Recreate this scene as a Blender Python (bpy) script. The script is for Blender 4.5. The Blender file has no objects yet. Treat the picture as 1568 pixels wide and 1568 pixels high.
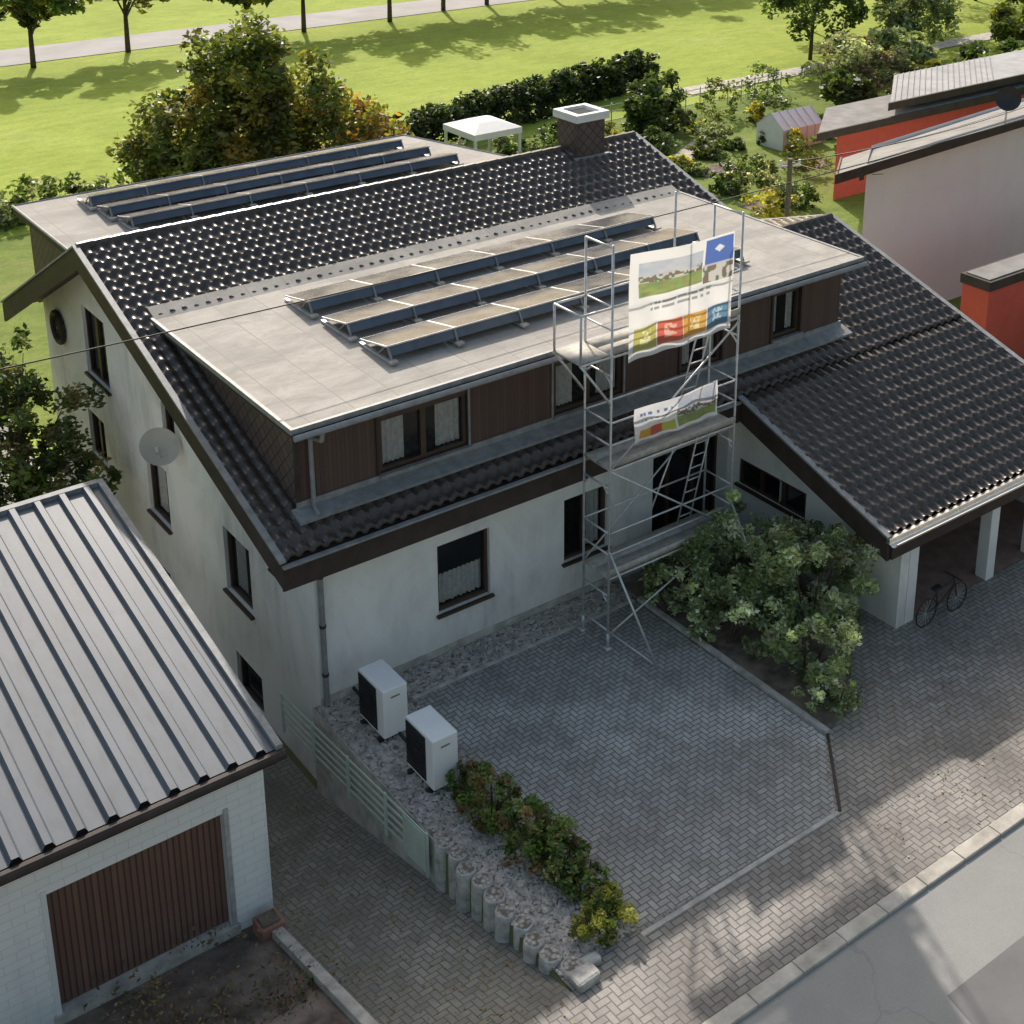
import bpy, math, random
import numpy as np
from mathutils import Vector, Matrix
S=1.3
rng=np.random.default_rng(7); random.seed(7)
sc=bpy.context.scene
def link(o,parent=None):
    sc.collection.objects.link(o)
    if parent: o.parent=parent
    return o
def empty(name):
    o=bpy.data.objects.new(name,None); o.empty_display_size=.3
    return link(o)
# ---------------- materials ----------------
class N:
    def __init__(s,m):
        m.use_nodes=True; s.nt=m.node_tree; s.b=s.nt.nodes["Principled BSDF"]; s.out=s.nt.nodes["Material Output"]
    def new(s,t,**k):
        n=s.nt.nodes.new(t)
        for a,v in k.items(): setattr(n,a,v)
        return n
    def put(s,sock,v):
        if isinstance(v,bpy.types.NodeSocket): s.nt.links.new(v,sock)
        elif isinstance(v,tuple) and len(v)==3 and sock.type=='RGBA': sock.default_value=(*v,1)
        else: sock.default_value=v
    def m(s,op,a,b=0.0,c=None):
        n=s.new("ShaderNodeMath",operation=op); s.put(n.inputs[0],a); s.put(n.inputs[1],b)
        if c is not None: s.put(n.inputs[2],c)
        return n.outputs[0]
    def xyz(s):
        t=s.new("ShaderNodeTexCoord"); sx=s.new("ShaderNodeSeparateXYZ"); s.nt.links.new(t.outputs["Object"],sx.inputs[0]); return sx.outputs
    def coord(s,scale=(1,1,1),rot=(0,0,0),src="Object"):
        t=s.new("ShaderNodeTexCoord"); mp=s.new("ShaderNodeMapping")
        s.nt.links.new(t.outputs[src],mp.inputs[0]); mp.inputs["Scale"].default_value=scale; mp.inputs["Rotation"].default_value=rot
        return mp.outputs[0]
    def noise(s,scale,detail=4,vec=None,rough=.6,dist=0):
        n=s.new("ShaderNodeTexNoise"); n.inputs["Scale"].default_value=scale; n.inputs["Detail"].default_value=min(detail,5)
        n.inputs["Roughness"].default_value=rough; n.inputs["Distortion"].default_value=dist
        s.nt.links.new(vec if vec is not None else s.coord(),n.inputs["Vector"]); return n.outputs["Fac"]
    def ramp(s,f,stops):
        r=s.new("ShaderNodeValToRGB"); e=r.color_ramp.elements
        while len(e)<len(stops): e.new(.5)
        for x,(p,c) in zip(e,stops): x.position=p; x.color=(*c,1) if isinstance(c,tuple) else (c,c,c,1)
        s.put(r.inputs[0],f); return r.outputs[0]
    def mix(s,f,a,b,mode='MIX'):
        n=s.new("ShaderNodeMix",data_type='RGBA',blend_type=mode); s.put(n.inputs[0],f); s.put(n.inputs[6],a); s.put(n.inputs[7],b); return n.outputs[2]
    def bump(s,h,strength=.5,dist=.02):
        n=s.new("ShaderNodeBump"); n.inputs["Strength"].default_value=strength; n.inputs["Distance"].default_value=dist
        s.put(n.inputs["Height"],h); s.nt.links.new(n.outputs[0],s.b.inputs["Normal"])
def mk(name,col,rough=.6,metal=0,var=.25,vs=3,bump=0,bs=40,spec=.5):
    m=bpy.data.materials.new(name); n=N(m)
    a=tuple(c*(1-var) for c in col); b=tuple(min(1,c*(1+var)) for c in col)
    n.put(n.b.inputs["Base Color"],n.ramp(n.noise(vs,5),[(.3,a),(.7,b)]))
    n.b.inputs["Roughness"].default_value=rough; n.b.inputs["Metallic"].default_value=metal
    n.b.inputs["Specular IOR Level"].default_value=spec
    if bump: n.bump(n.noise(bs,3),bump,.02)
    return m
def stucco(name,base,stain,amt=1.0):
    m=bpy.data.materials.new(name); n=N(m)
    big=n.noise(.55,6,n.coord((1,1,.8)),.65,.6); streak=n.noise(2.2,5,n.coord((1.6,1.6,.28)),.7)
    f=n.m('MULTIPLY',n.ramp(big,[(.42,0.),(.66,1.)]),n.ramp(streak,[(.35,.25),(.7,1.)]))
    c=n.mix(n.m('MULTIPLY',f,.75*amt),base,stain)
    sx=n.xyz()
    low=n.m('MULTIPLY',n.m('SUBTRACT',1.0,n.m('MULTIPLY',n.m('ADD',sx[2],n.m('MULTIPLY',n.noise(1.5,4),-.8)),1.6)),.5)
    low=n.ramp(low,[(0,0.),(.8,1.)])
    c=n.mix(n.m('MULTIPLY',low,.35*amt),c,stain)
    n.put(n.b.inputs["Base Color"],c); n.b.inputs["Roughness"].default_value=.9
    n.bump(n.noise(60,3),.25,.01); return m
M={}
M['stucco']=stucco("stucco",(.86,.845,.82),(.40,.385,.375))
M['stucco_n']=stucco("stucco_neighbour",(.82,.81,.81),(.6,.59,.59),.4)
m=bpy.data.materials.new("roof_tile"); n=N(m)
c=n.ramp(n.noise(1.2,7,None,.75),[(.3,(.050,.037,.032)),(.55,(.072,.055,.047)),(.75,(.11,.09,.075))])
c=n.mix(n.ramp(n.noise(16,4),[(.5,0.),(.8,.7)]),c,(.14,.125,.105))
n.put(n.b.inputs["Base Color"],c); n.put(n.b.inputs["Roughness"],n.ramp(n.noise(9,4),[(.3,.26),(.7,.42)])); n.b.inputs["Specular IOR Level"].default_value=.5; n.bump(n.noise(35,3),.2,.01); M['tile']=m
M['fascia']=mk("fascia_brown",(.048,.036,.031),.6,0,.3,3,spec=.3)
M['trim']=mk("zinc_trim",(.25,.255,.26),.6,.1,.25,6)
M['gutter']=mk("gutter_zinc",(.62,.60,.56),.28,.9,.1,6)
M['brownwin']=mk("window_frame_brown",(.06,.037,.026),.5)
M['whitewin']=mk("white_paint",(.75,.75,.74),.5,0,.05)
M['dark']=mk("interior_dark",(.02,.018,.017),.9)
M['curtain']=mk("curtain",(.8,.8,.78),.9,0,.2,14)
M['greymetal']=mk("galvanised_steel",(.60,.60,.60),.45,.5,.2,8)
M['black']=mk("black_plastic",(.02,.02,.022),.5)
M['white']=mk("white_lacquer",(.86,.85,.84),.35,0,.03)
M['concrete']=mk("concrete",(.44,.41,.37),.9,0,.35,4,.3,50)
M['kerb']=mk("kerb_stone",(.48,.44,.38),.9,0,.3,3,.3,50)
M['wood']=mk("weathered_wood",(.16,.13,.10),.85,0,.3,8)
M['plank']=mk("scaffold_plank",(.42,.39,.35),.8,0,.25,8)
M['bark']=mk("bark",(.08,.06,.045),.95,0,.4,6,.6,20)
M['red']=mk("red_render",(.55,.09,.06),.8,0,.08)
M['gravelroof']=mk("felt_grey",(.25,.24,.23),.9,0,.25,1.5,.3,60)
M['panelroof']=mk("fibre_roof",(.34,.335,.34),.7,0,.2,1.5,.2,30)
M['farroad']=mk("far_road",(.36,.345,.35),.9,0,.15,.4)
M['soil']=mk("soil",(.17,.13,.105),.95,0,.6,2.5,.9,25)
M['canopy']=mk("canvas_white",(.8,.79,.76),.7,0,.05)
M['dish']=mk("dish_coating",(.50,.47,.42),.5,0,.12)
M['stone']=mk("rough_stone",(.42,.40,.37),.9,0,.4,7,.7,25)
M['pebble']=mk("pebble",(.42,.38,.34),.85,0,.5,9)
M['fence']=mk("fence_green_grey",(.50,.58,.50),.5,.1,.12)
M['terracotta']=mk("red_brick_block",(.32,.16,.11),.9,0,.3)
M['rose']=mk("carport_floor",(.24,.15,.12),.9,0,.3)
M['patch']=mk("asphalt_patch",(.17,.168,.165),.9,0,.15,1.2,.3,60)
m=bpy.data.materials.new("window_glass"); n=N(m); n.b.inputs["Base Color"].default_value=(.02,.022,.024,1)
n.b.inputs["Roughness"].default_value=.04; n.b.inputs["Alpha"].default_value=.4; n.b.inputs["Specular IOR Level"].default_value=.9; M['glass']=m
m=bpy.data.materials.new("solar_glass"); n=N(m)
br=n.new("ShaderNodeTexBrick",offset=0.0); n.nt.links.new(n.coord(),br.inputs[0]); br.inputs["Scale"].default_value=1
br.inputs["Brick Width"].default_value=.12; br.inputs["Row Height"].default_value=.12; br.inputs["Mortar Size"].default_value=.003
n.put(br.inputs["Color1"],(.016,.018,.026)); n.put(br.inputs["Color2"],(.02,.022,.03)); n.put(br.inputs["Mortar"],(.10,.10,.11))
n.put(n.b.inputs["Base Color"],br.outputs[0]); n.put(n.b.inputs["Roughness"],n.ramp(n.noise(1.5,5),[(.3,.22),(.7,.33)])); n.b.inputs["Specular IOR Level"].default_value=.6; M['solar']=m
M['windplate']=mk("solar_windplate",(.10,.12,.155),.4,.5,.2,3)
def clad(name,axis,col,w):
    m=bpy.data.materials.new(name); n=N(m); sx=n.xyz()
    v=n.m('DIVIDE',sx[axis],w); fr=n.m('FRACT',v)
    e=n.m('MULTIPLY',n.m('GREATER_THAN',fr,.08),1.0)
    wn=n.new("ShaderNodeTexWhiteNoise",noise_dimensions='1D'); n.put(wn.inputs["W"],n.m('FLOOR',v))
    c=n.mix(wn.outputs[0],tuple(a*.85 for a in col),tuple(a*1.15 for a in col))
    c=n.mix(e,tuple(a*.35 for a in col),c); c=n.mix(n.m('MULTIPLY',n.noise(4,4),.4),c,tuple(a*.6 for a in col))
    n.put(n.b.inputs["Base Color"],c); n.b.inputs["Roughness"].default_value=.65; n.bump(e,.6,.02); return m
M['clad']=clad("brown_board_cladding",0,(.095,.056,.045),.075)
M['garagedoor']=clad("brown_door_slats",0,(.18,.10,.075),.085)
m=bpy.data.materials.new("brown_shingles"); n=N(m); br=n.new("ShaderNodeTexBrick"); s2=n.xyz(); v=n.new("ShaderNodeCombineXYZ")
n.put(v.inputs[0],n.m('ADD',n.m('ADD',s2[1],s2[2]),s2[0])); n.put(v.inputs[1],n.m('SUBTRACT',s2[2],n.m('ADD',s2[1],s2[0]))); n.nt.links.new(v.outputs[0],br.inputs[0])
br.inputs["Scale"].default_value=1; br.inputs["Brick Width"].default_value=.26; br.inputs["Row Height"].default_value=.26; br.inputs["Mortar Size"].default_value=.014; br.offset=0
n.put(br.inputs["Color1"],(.085,.062,.056)); n.put(br.inputs["Color2"],(.12,.085,.072)); n.put(br.inputs["Mortar"],(.02,.017,.017))
n.put(n.b.inputs["Base Color"],br.outputs[0]); n.b.inputs["Roughness"].default_value=.6; M['shingle']=m
m=bpy.data.materials.new("flat_roof_felt"); n=N(m)
br=n.new("ShaderNodeTexBrick"); n.nt.links.new(n.coord((1,1,1),(0,0,math.radians(90))),br.inputs[0]); br.inputs["Scale"].default_value=1
br.inputs["Brick Width"].default_value=4.2; br.inputs["Row Height"].default_value=.77; br.inputs["Mortar Size"].default_value=.009; br.inputs["Mortar Smooth"].default_value=.3
n.put(br.inputs["Color1"],(.45,.42,.38)); n.put(br.inputs["Color2"],(.39,.365,.335)); n.put(br.inputs["Mortar"],(.24,.22,.20))
c=n.mix(n.ramp(n.noise(.9,7,n.coord((1,2.4,1)),.75,.5),[(.38,0.),(.66,.9)]),br.outputs[0],(.27,.25,.23))
c=n.mix(n.ramp(n.noise(.35,4,None,.6,1.5),[(.5,0.),(.62,.5)]),c,(.24,.225,.21))
c=n.mix(n.ramp(n.noise(30,3),[(.4,0.),(.8,.5)]),c,(.25,.235,.22))
n.put(n.b.inputs["Base Color"],c); n.b.inputs["Roughness"].default_value=.85; n.bump(n.noise(45,3),.3,.01); M['felt']=m
m=bpy.data.materials.new("garage_sheet_metal"); n=N(m)
c=n.ramp(n.noise(1.2,6,n.coord((1,.4,1)),.7),[(.3,(.085,.105,.13)),(.7,(.13,.15,.18))]); c=n.mix(n.ramp(n.noise(7,6,n.coord((1,.3,1))),[(.5,0.),(.75,.6)]),c,(.07,.07,.075))
n.put(n.b.inputs["Base Color"],c); n.b.inputs["Roughness"].default_value=.45; n.b.inputs["Metallic"].default_value=.0; n.b.inputs["Specular IOR Level"].default_value=.32; M['sheet']=m
m=bpy.data.materials.new("painted_brick"); n=N(m); s2=n.xyz(); v=n.new("ShaderNodeCombineXYZ")
n.put(v.inputs[0],n.m('ADD',s2[0],s2[1])); n.put(v.inputs[1],s2[2])
br=n.new("ShaderNodeTexBrick"); n.nt.links.new(v.outputs[0],br.inputs[0]); br.inputs["Scale"].default_value=1; br.inputs["Brick Width"].default_value=.34; br.inputs["Row Height"].default_value=.13; br.inputs["Mortar Size"].default_value=.006
n.put(br.inputs["Color1"],(.85,.845,.83)); n.put(br.inputs["Color2"],(.82,.815,.80)); n.put(br.inputs["Mortar"],(.68,.67,.66))
c=n.mix(n.ramp(n.noise(1.3,6,n.coord((1,1,.4))),[(.5,0.),(.75,.5)]),br.outputs[0],(.5,.49,.48))
n.put(n.b.inputs["Base Color"],c); n.b.inputs["Roughness"].default_value=.75; n.bump(br.outputs["Fac"],-.5,.01); M['pbrick']=m
def herring(name,w,c1,c2,mort,rot=0,dirtamt=.5,lightamt=.35,light=(.55,.53,.50)):
    m=bpy.data.materials.new(name); n=N(m)
    vec=n.coord((1/w,1/w,1),(0,0,rot)); sx=n.new("ShaderNodeSeparateXYZ"); n.nt.links.new(vec,sx.inputs[0]); x,y=sx.outputs[0],sx.outputs[1]
    i=n.m('FLOOR',x); j=n.m('FLOOR',y); fx=n.m('FRACT',x); fy=n.m('FRACT',y)
    k=n.m('FLOORED_MODULO',n.m('SUBTRACT',i,j),4.0)
    is_=[n.m('COMPARE',k,float(q),.5) for q in range(4)]
    g=.09
    L=n.m('MULTIPLY',n.m('LESS_THAN',fx,g),n.m('SUBTRACT',1.0,is_[1])); R=n.m('MULTIPLY',n.m('GREATER_THAN',fx,1-g),n.m('SUBTRACT',1.0,is_[0]))
    B=n.m('MULTIPLY',n.m('LESS_THAN',fy,g),n.m('SUBTRACT',1.0,is_[2])); T=n.m('MULTIPLY',n.m('GREATER_THAN',fy,1-g),n.m('SUBTRACT',1.0,is_[3]))
    e=n.m('MAXIMUM',n.m('MAXIMUM',L,R),n.m('MAXIMUM',B,T))
    cb=n.new("ShaderNodeCombineXYZ"); n.put(cb.inputs[0],n.m('SUBTRACT',i,is_[1])); n.put(cb.inputs[1],n.m('SUBTRACT',j,is_[2]))
    wn=n.new("ShaderNodeTexWhiteNoise"); n.nt.links.new(cb.outputs[0],wn.inputs[0])
    c=n.mix(wn.outputs[0],c1,c2); d=n.ramp(n.noise(.5,7,None,.7),[(.35,0.),(.7,1.)])
    c=n.mix(n.m('MULTIPLY',d,dirtamt),c,tuple(a*.5 for a in c1))
    l=n.ramp(n.noise(.42,5,n.coord((1,1,1),(.5,.2,.9)),.6),[(.48,0.),(.68,1.)]); c=n.mix(n.m('MULTIPLY',l,lightamt),c,light)  # pale patches put into the colour, in place of light reflected onto paving
    c=n.mix(e,c,mort); c=n.mix(n.ramp(n.noise(35,3),[(.5,0.),(.9,.5)]),c,mort); c=n.mix(n.ramp(n.noise(3.5,5,None,.7),[(.48,0.),(.75,.6)]),c,mort)
    n.put(n.b.inputs["Base Color"],c); n.put(n.b.inputs["Roughness"],n.ramp(l,[(0,.75),(1,.6)])); n.bump(e,-.6,.012); return m
M['paver']=herring("paver_grey",.092,(.34,.325,.305),(.47,.45,.42),(.115,.105,.095),0,.6,.6,(.66,.65,.63))
M['paver2']=herring("paver_brown",.10,(.27,.245,.22),(.39,.355,.32),(.11,.095,.085),0,.8,.3,(.5,.46,.41))
M['paver3']=herring("paver_drive",.10,(.21,.20,.175),(.30,.285,.25),(.10,.097,.075),0,.8,.2,(.34,.32,.28))
m=bpy.data.materials.new("asphalt_worn"); n=N(m)
c=n.mix(n.noise(.7,7,None,.7),(.24,.235,.225),(.38,.37,.35))
dv=n.new("ShaderNodeVectorMath",operation='ADD'); nn=n.new("ShaderNodeTexNoise"); n.nt.links.new(n.coord(),nn.inputs["Vector"]); nn.inputs["Scale"].default_value=1.3; nn.inputs["Detail"].default_value=5
n.nt.links.new(n.coord(),dv.inputs[0]); n.nt.links.new(nn.outputs["Color"],dv.inputs[1])
vo2=n.new("ShaderNodeTexVoronoi",feature='DISTANCE_TO_EDGE'); n.nt.links.new(dv.outputs[0],vo2.inputs[0]); vo2.inputs["Scale"].default_value=.22
c=n.mix(n.ramp(vo2.outputs["Distance"],[(.0,.35),(.005,0.)]),c,(.13,.13,.13))
c=n.mix(n.ramp(n.noise(120,2),[(.45,0.),(.8,.6)]),c,(.14,.14,.14)); n.put(n.b.inputs["Base Color"],c); n.b.inputs["Roughness"].default_value=.85; n.bump(n.noise(90,3),.4,.01); M['asphalt']=m
def grass(name,a,b,c3,sc1=.25,near=False):
    m=bpy.data.materials.new(name); n=N(m)
    f=n.noise(sc1,8,None,.7,.5); c=n.ramp(f,[(.3,a),(.55,b),(.75,c3)])
    f3=n.noise(.9,5,n.coord((1,2.5,1)),.7); c=n.mix(n.ramp(f3,[(.4,.0),(.65,.5)]),c,tuple(q*.7 for q in a))
    f2=n.noise(6,6,None,.8); c=n.mix(n.ramp(f2,[(.4,.0),(.7,.5)]),c,tuple(q*.6 for q in a))
    if near: c=n.mix(n.m('LESS_THAN',n.xyz()[1],14.0),c,n.mix(f2,(.13,.12,.07),(.16,.18,.07)))
    n.put(n.b.inputs["Base Color"],c); n.b.inputs["Roughness"].default_value=.9; n.b.inputs["Specular IOR Level"].default_value=.15
    n.bump(f2,.5,.08); return m
M['meadow']=grass("meadow_grass",(.28,.36,.05),(.38,.46,.08),(.44,.48,.13),.12,True)
M['lawn']=grass("garden_lawn",(.14,.20,.04),(.23,.29,.06),(.26,.25,.10),.4)
m=bpy.data.materials.new("gravel"); n=N(m)
vo=n.new("ShaderNodeTexVoronoi"); n.nt.links.new(n.coord(),vo.inputs[0]); vo.inputs["Scale"].default_value=16
c=n.mix(vo.outputs["Color"],(.28,.255,.23),(.55,.51,.46)); c=n.mix(n.ramp(vo.outputs["Distance"],[(.3,0.),(.7,1.)]),c,(.14,.12,.10))
n.put(n.b.inputs["Base Color"],c); n.b.inputs["Roughness"].default_value=.9; n.bump(vo.outputs["Distance"],-.8,.03); M['gravel']=m
m=bpy.data.materials.new("leaves"); n=N(m)
a=n.new("ShaderNodeAttribute",attribute_name="Col"); n.put(n.b.inputs["Base Color"],a.outputs[0]); n.b.inputs["Roughness"].default_value=.45; n.b.inputs["Specular IOR Level"].default_value=.5
tr=n.new("ShaderNodeBsdfTranslucent"); hs=n.mix(1.0,a.outputs[0],(1.8,1.8,.8),'MULTIPLY'); n.put(tr.inputs[0],hs)
ms=n.new("ShaderNodeMixShader"); ms.inputs[0].default_value=.42; n.nt.links.new(n.b.outputs[0],ms.inputs[1]); n.nt.links.new(tr.outputs[0],ms.inputs[2]); n.nt.links.new(ms.outputs[0],n.out.inputs[0]); M['leaf']=m
m=bpy.data.materials.new("printed_banner"); n=N(m); a=n.new("ShaderNodeAttribute",attribute_name="Col"); n.put(n.b.inputs["Base Color"],a.outputs[0]); n.b.inputs["Roughness"].default_value=.5
tr=n.new("ShaderNodeBsdfTranslucent"); n.put(tr.inputs[0],a.outputs[0]); ms=n.new("ShaderNodeMixShader"); ms.inputs[0].default_value=.45
n.nt.links.new(n.b.outputs[0],ms.inputs[1]); n.nt.links.new(tr.outputs[0],ms.inputs[2]); n.nt.links.new(ms.outputs[0],n.out.inputs[0]); M['print']=m
# ---------------- mesh builder ----------------
class MB:
    def __init__(s): s.v=[];s.f=[];s.mi=[];s.mats=[]
    def mid(s,k):
        if k not in s.mats: s.mats.append(k)
        return s.mats.index(k)
    def poly(s,pts,k):
        b=len(s.v); s.v+= [tuple(p) for p in pts]; s.f.append(tuple(range(b,b+len(pts)))); s.mi.append(s.mid(k))
    def box(s,a,b,k,T=None):
        x0,y0,z0=a;x1,y1,z1=b
        P=[(x0,y0,z0),(x1,y0,z0),(x1,y1,z0),(x0,y1,z0),(x0,y0,z1),(x1,y0,z1),(x1,y1,z1),(x0,y1,z1)]
        if T: P=[T(p) for p in P]
        o=len(s.v); s.v+=P
        for q in ((0,3,2,1),(4,5,6,7),(0,1,5,4),(1,2,6,5),(2,3,7,6),(3,0,4,7)):
            s.f.append(tuple(o+i for i in q)); s.mi.append(s.mid(k))
    def tube(s,p,q,r,k,n=8,r2=None,cap=True):
        p=Vector(p);q=Vector(q);d=(q-p).normalized(); a=d.orthogonal().normalized(); b=d.cross(a); r2=r if r2 is None else r2
        o=len(s.v)
        for c,rr in ((p,r),(q,r2)):
            for i in range(n):
                t=2*math.pi*i/n; s.v.append(tuple(c+a*math.cos(t)*rr+b*math.sin(t)*rr))
        for i in range(n):
            j=(i+1)%n; s.f.append((o+i,o+j,o+n+j,o+n+i)); s.mi.append(s.mid(k))
        if cap:
            s.f.append(tuple(o+i for i in reversed(range(n)))); s.mi.append(s.mid(k)); s.f.append(tuple(o+n+i for i in range(n))); s.mi.append(s.mid(k))
    def path(s,pts,r,k,n=8):
        for a,b in zip(pts[:-1],pts[1:]): s.tube(a,b,r,k,n)
    def make(s,name,parent=None,bevel=0,smooth=False):
        me=bpy.data.meshes.new(name); me.from_pydata(s.v,[],s.f); 
        for k in s.mats: me.materials.append(M[k])
        me.polygons.foreach_set("material_index",s.mi)
        if smooth: me.polygons.foreach_set("use_smooth",[True]*len(s.f))
        me.update(); o=bpy.data.objects.new(name,me); link(o,parent)
        if bevel:
            md=o.modifiers.new("bevel","BEVEL"); md.width=bevel; md.segments=2; md.limit_method='ANGLE'
        return o
def fastmesh(name,V,F,mat,cols=None,parent=None,smooth=False):
    me=bpy.data.meshes.new(name); V=np.asarray(V,dtype=np.float32); F=np.asarray(F,dtype=np.int32); k=F.shape[1]
    me.vertices.add(len(V)); me.vertices.foreach_set("co",V.ravel()); me.loops.add(F.size); me.loops.foreach_set("vertex_index",F.ravel())
    me.polygons.add(len(F)); me.polygons.foreach_set("loop_start",np.arange(0,F.size,k,dtype=np.int32)); me.polygons.foreach_set("loop_total",np.full(len(F),k,dtype=np.int32))
    if smooth: me.polygons.foreach_set("use_smooth",np.ones(len(F),dtype=bool))
    if cols is not None:
        a=me.color_attributes.new("Col",'FLOAT_COLOR','POINT'); c=np.ones((len(V),4),dtype=np.float32); c[:,:3]=cols; a.data.foreach_set("color",c.ravel())
    me.materials.append(M[mat]); me.update(calc_edges=True); me.validate(); o=bpy.data.objects.new(name,me); return link(o,parent)
# ---------------- foliage ----------------
def leaves(blobs,n,size,pal,clump=.28,clumps=40,shell=.45,flat=0):
    vol=np.array([(b[3]*b[4]*b[5])**(2/3) for b in blobs]); cnt=np.maximum(20,(n*vol/vol.sum()).astype(int))
    Vs=[];Cs=[]
    for b,c in zip(blobs,cnt):
        p=np.array(b[6] if len(b)>6 else pal)
        K=max(6,int(clumps*(1 if len(blobs)==1 else .7))); d=rng.normal(size=(K,3)); d/=np.linalg.norm(d,axis=1)[:,None]
        r=(shell+(1-shell)*rng.random(K)**.5)[:,None]*(.85+.3*rng.random((K,1))); cc=d*r
        cl=clump*(.6+.8*rng.random(K)); idx=rng.integers(0,K,c)
        g=rng.normal(size=(c,3)); g/=np.maximum(.4,np.linalg.norm(g,axis=1))[:,None]*.9
        P=(cc[idx]+g*(rng.random((c,1))**.5)*cl[idx][:,None])*np.array(b[3:6])+np.array(b[:3])
        tone=(.6+.8*rng.random(K))[idx]*(.6+.8*rng.random(c)); w=rng.integers(0,len(p),K)[idx]; sw=rng.random(c)<.25; w[sw]=rng.integers(0,len(p),sw.sum())
        Cs.append(p[w]*tone[:,None]); Vs.append(P)
    P=np.concatenate(Vs);C=np.concatenate(Cs);m=len(P)
    a=rng.normal(size=(m,3)); a[:,2]*=.6; a/=np.linalg.norm(a,axis=1)[:,None]; q=rng.normal(size=(m,3)); b2=np.cross(a,q); b2/=np.linalg.norm(b2,axis=1)[:,None]
    s=(size*(.6+.8*rng.random(m)))[:,None]
    V=np.stack([P-a*s,P-b2*s*.5,P+a*s,P+b2*s*.5],1).reshape(-1,3); F=np.arange(m*4).reshape(-1,4)
    return V,F,np.repeat(C,4,0)
sc_=lambda P,f:[tuple(q*f for q in c) for c in P]
G1=sc_([(.045,.072,.018),(.06,.088,.022),(.035,.058,.018)],1.5)
G2=sc_([(.09,.11,.025),(.12,.12,.025),(.06,.085,.02)],1.4)
G3=sc_([(.20,.13,.03),(.17,.14,.03),(.10,.10,.025),(.24,.13,.03)],1.3)
G4=sc_([(.11,.13,.08),(.15,.17,.11),(.08,.10,.05)],2.0)
G5=sc_([(.03,.05,.02),(.025,.04,.015)],1.3)
def tree(name,base,h,blobs,n,size,pal,trunk=.14,limbs=7,**k):
    e=empty(name); mb=MB(); x,y,z=base
    cz=np.mean([b[2] for b in blobs]); mb.tube((x,y,z-.1),(x+.05,y,z+(cz-z)*.55),trunk,'bark',9,trunk*.7); top=(x+.05,y,z+(cz-z)*.55)
    mb.tube(top,(x+.1,y+.1,z+h*.85),trunk*.7,'bark',8,trunk*.15)
    for i in range(limbs):
        b=blobs[i%len(blobs)]; a=2*math.pi*i/limbs+rng.random(); st=(x+.05,y,z+(cz-z)*(.4+.3*rng.random()))
        en=(b[0]+math.cos(a)*b[3]*.65,b[1]+math.sin(a)*b[4]*.65,b[2]+(rng.random()-.3)*b[5]*.6); mid=tuple((st[j]*.5+en[j]*.5)+(.15*h/6 if j==2 else 0) for j in range(3))
        mb.tube(st,mid,trunk*.4,'bark',6,trunk*.25); mb.tube(mid,en,trunk*.25,'bark',5,trunk*.06)
    mb.make("trunk_and_limbs",e,smooth=True); V,F,C=leaves(blobs,n,size,pal,**k); fastmesh("crown",V,F,'leaf',C,e); return e
def shrub(name,blobs,n,size,pal,stems=True,**k):
    V,F,C=leaves(blobs,n,size,pal,**k); e=empty(name); fastmesh("foliage",V,F,'leaf',C,e)
    if stems:
        mb=MB()
        for b in blobs:
            for i in range(4):
                a=rng.random()*6.28; mb.tube((b[0]+.1*math.cos(a),b[1]+.1*math.sin(a),b[2]-b[5]-.05),(b[0]+b[3]*.6*math.cos(a),b[1]+b[4]*.6*math.sin(a),b[2]+b[5]*.5),.03,'bark',5,.008)
        mb.make("stems",e)
    return e
# ---------------- terrain ----------------
def clamp(v,a=0,b=1): return max(a,min(b,v))
def zg(x,y):
    if x<-.11: return -1.6*clamp((y+6.8)/6.8)
    if y>.07 and x<15.1: return -1.6
    return -1.6*clamp((y-.5)/4.5)
def sheet(name,xs,ys,off,mat,parent=None):
    xs=list(xs);ys=list(ys); V=[(x,y,zg(x,y)+off) for y in ys for x in xs]; w=len(xs)
    F=[(j*w+i,j*w+i+1,(j+1)*w+i+1,(j+1)*w+i) for j in range(len(ys)-1) for i in range(w-1)]
    return fastmesh(name,V,F,mat,parent=parent)
L=lambda a,b,n:list(np.linspace(a,b,n))
xs=[-900,-400,-150,-60,-30,-15,-8,-4,-2,-.12,-.1,1,5,10,14,14.9,15.2,17,20,25,35,60,120,300,900]
ys=[-900,-300,-100,-40,-20,-12,-9,-7.5,-6.8,-3.4,0,.05,.1,.5,5,7,10,15,20,30,40,60,80,120,200,400,900]
sheet("ground",xs,ys,-.03,'meadow')
sheet("garden_ground",L(15.3,45,8),[.5,5,12,20,31.5],.0,'lawn')
sheet("back_garden_ground",L(-12,45,8),[16,20,31.4],-.01,'lawn')
sheet("driveway",L(-2.25,-.12,6),[-6.8,-3.4,0,.5,5,12,20],.004,'paver3')
sheet("side_yard_ground",L(-40,-2.3,8),[-6.8,-3.4,-2.2],.004,'soil')
sheet("forecourt_pavement",[-.1,1,4,8,14.9],[-6.8,-3,.05],.004,'paver2')
sheet("forecourt_pavement",[14.9,15.2,20,60],[-6.8,-3,.4],.005,'paver2')
sheet("pavement",[-90,-40,-10,-.12,-.1,5,15,40,90],[-8.12,-6.8],.004,'paver2')
mb=MB(); mb.poly([(1.15,-6.55,.010),(4.87,-6.6,.010),(6.0,-5.35,.010),(5.98,-.75,.010),(1.3,-.75,.010)],'paver'); mb.make("parking_paving")
mb=MB()
for i in range(150):
    x=-60+i*.8; mb.box((x+.006,-8.34,-.1),(x+.794,-8.12,.03+.004*math.sin(i*3.1)),'kerb')
for i in range(200):
    x=-60+i*.6; mb.box((x+.005,-8.70,-.12),(x+.595,-8.36,-.045+.003*math.sin(i*2.2)),'kerb' if i%3 else 'concrete')
mb.make("street_kerb",bevel=.012)
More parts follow.
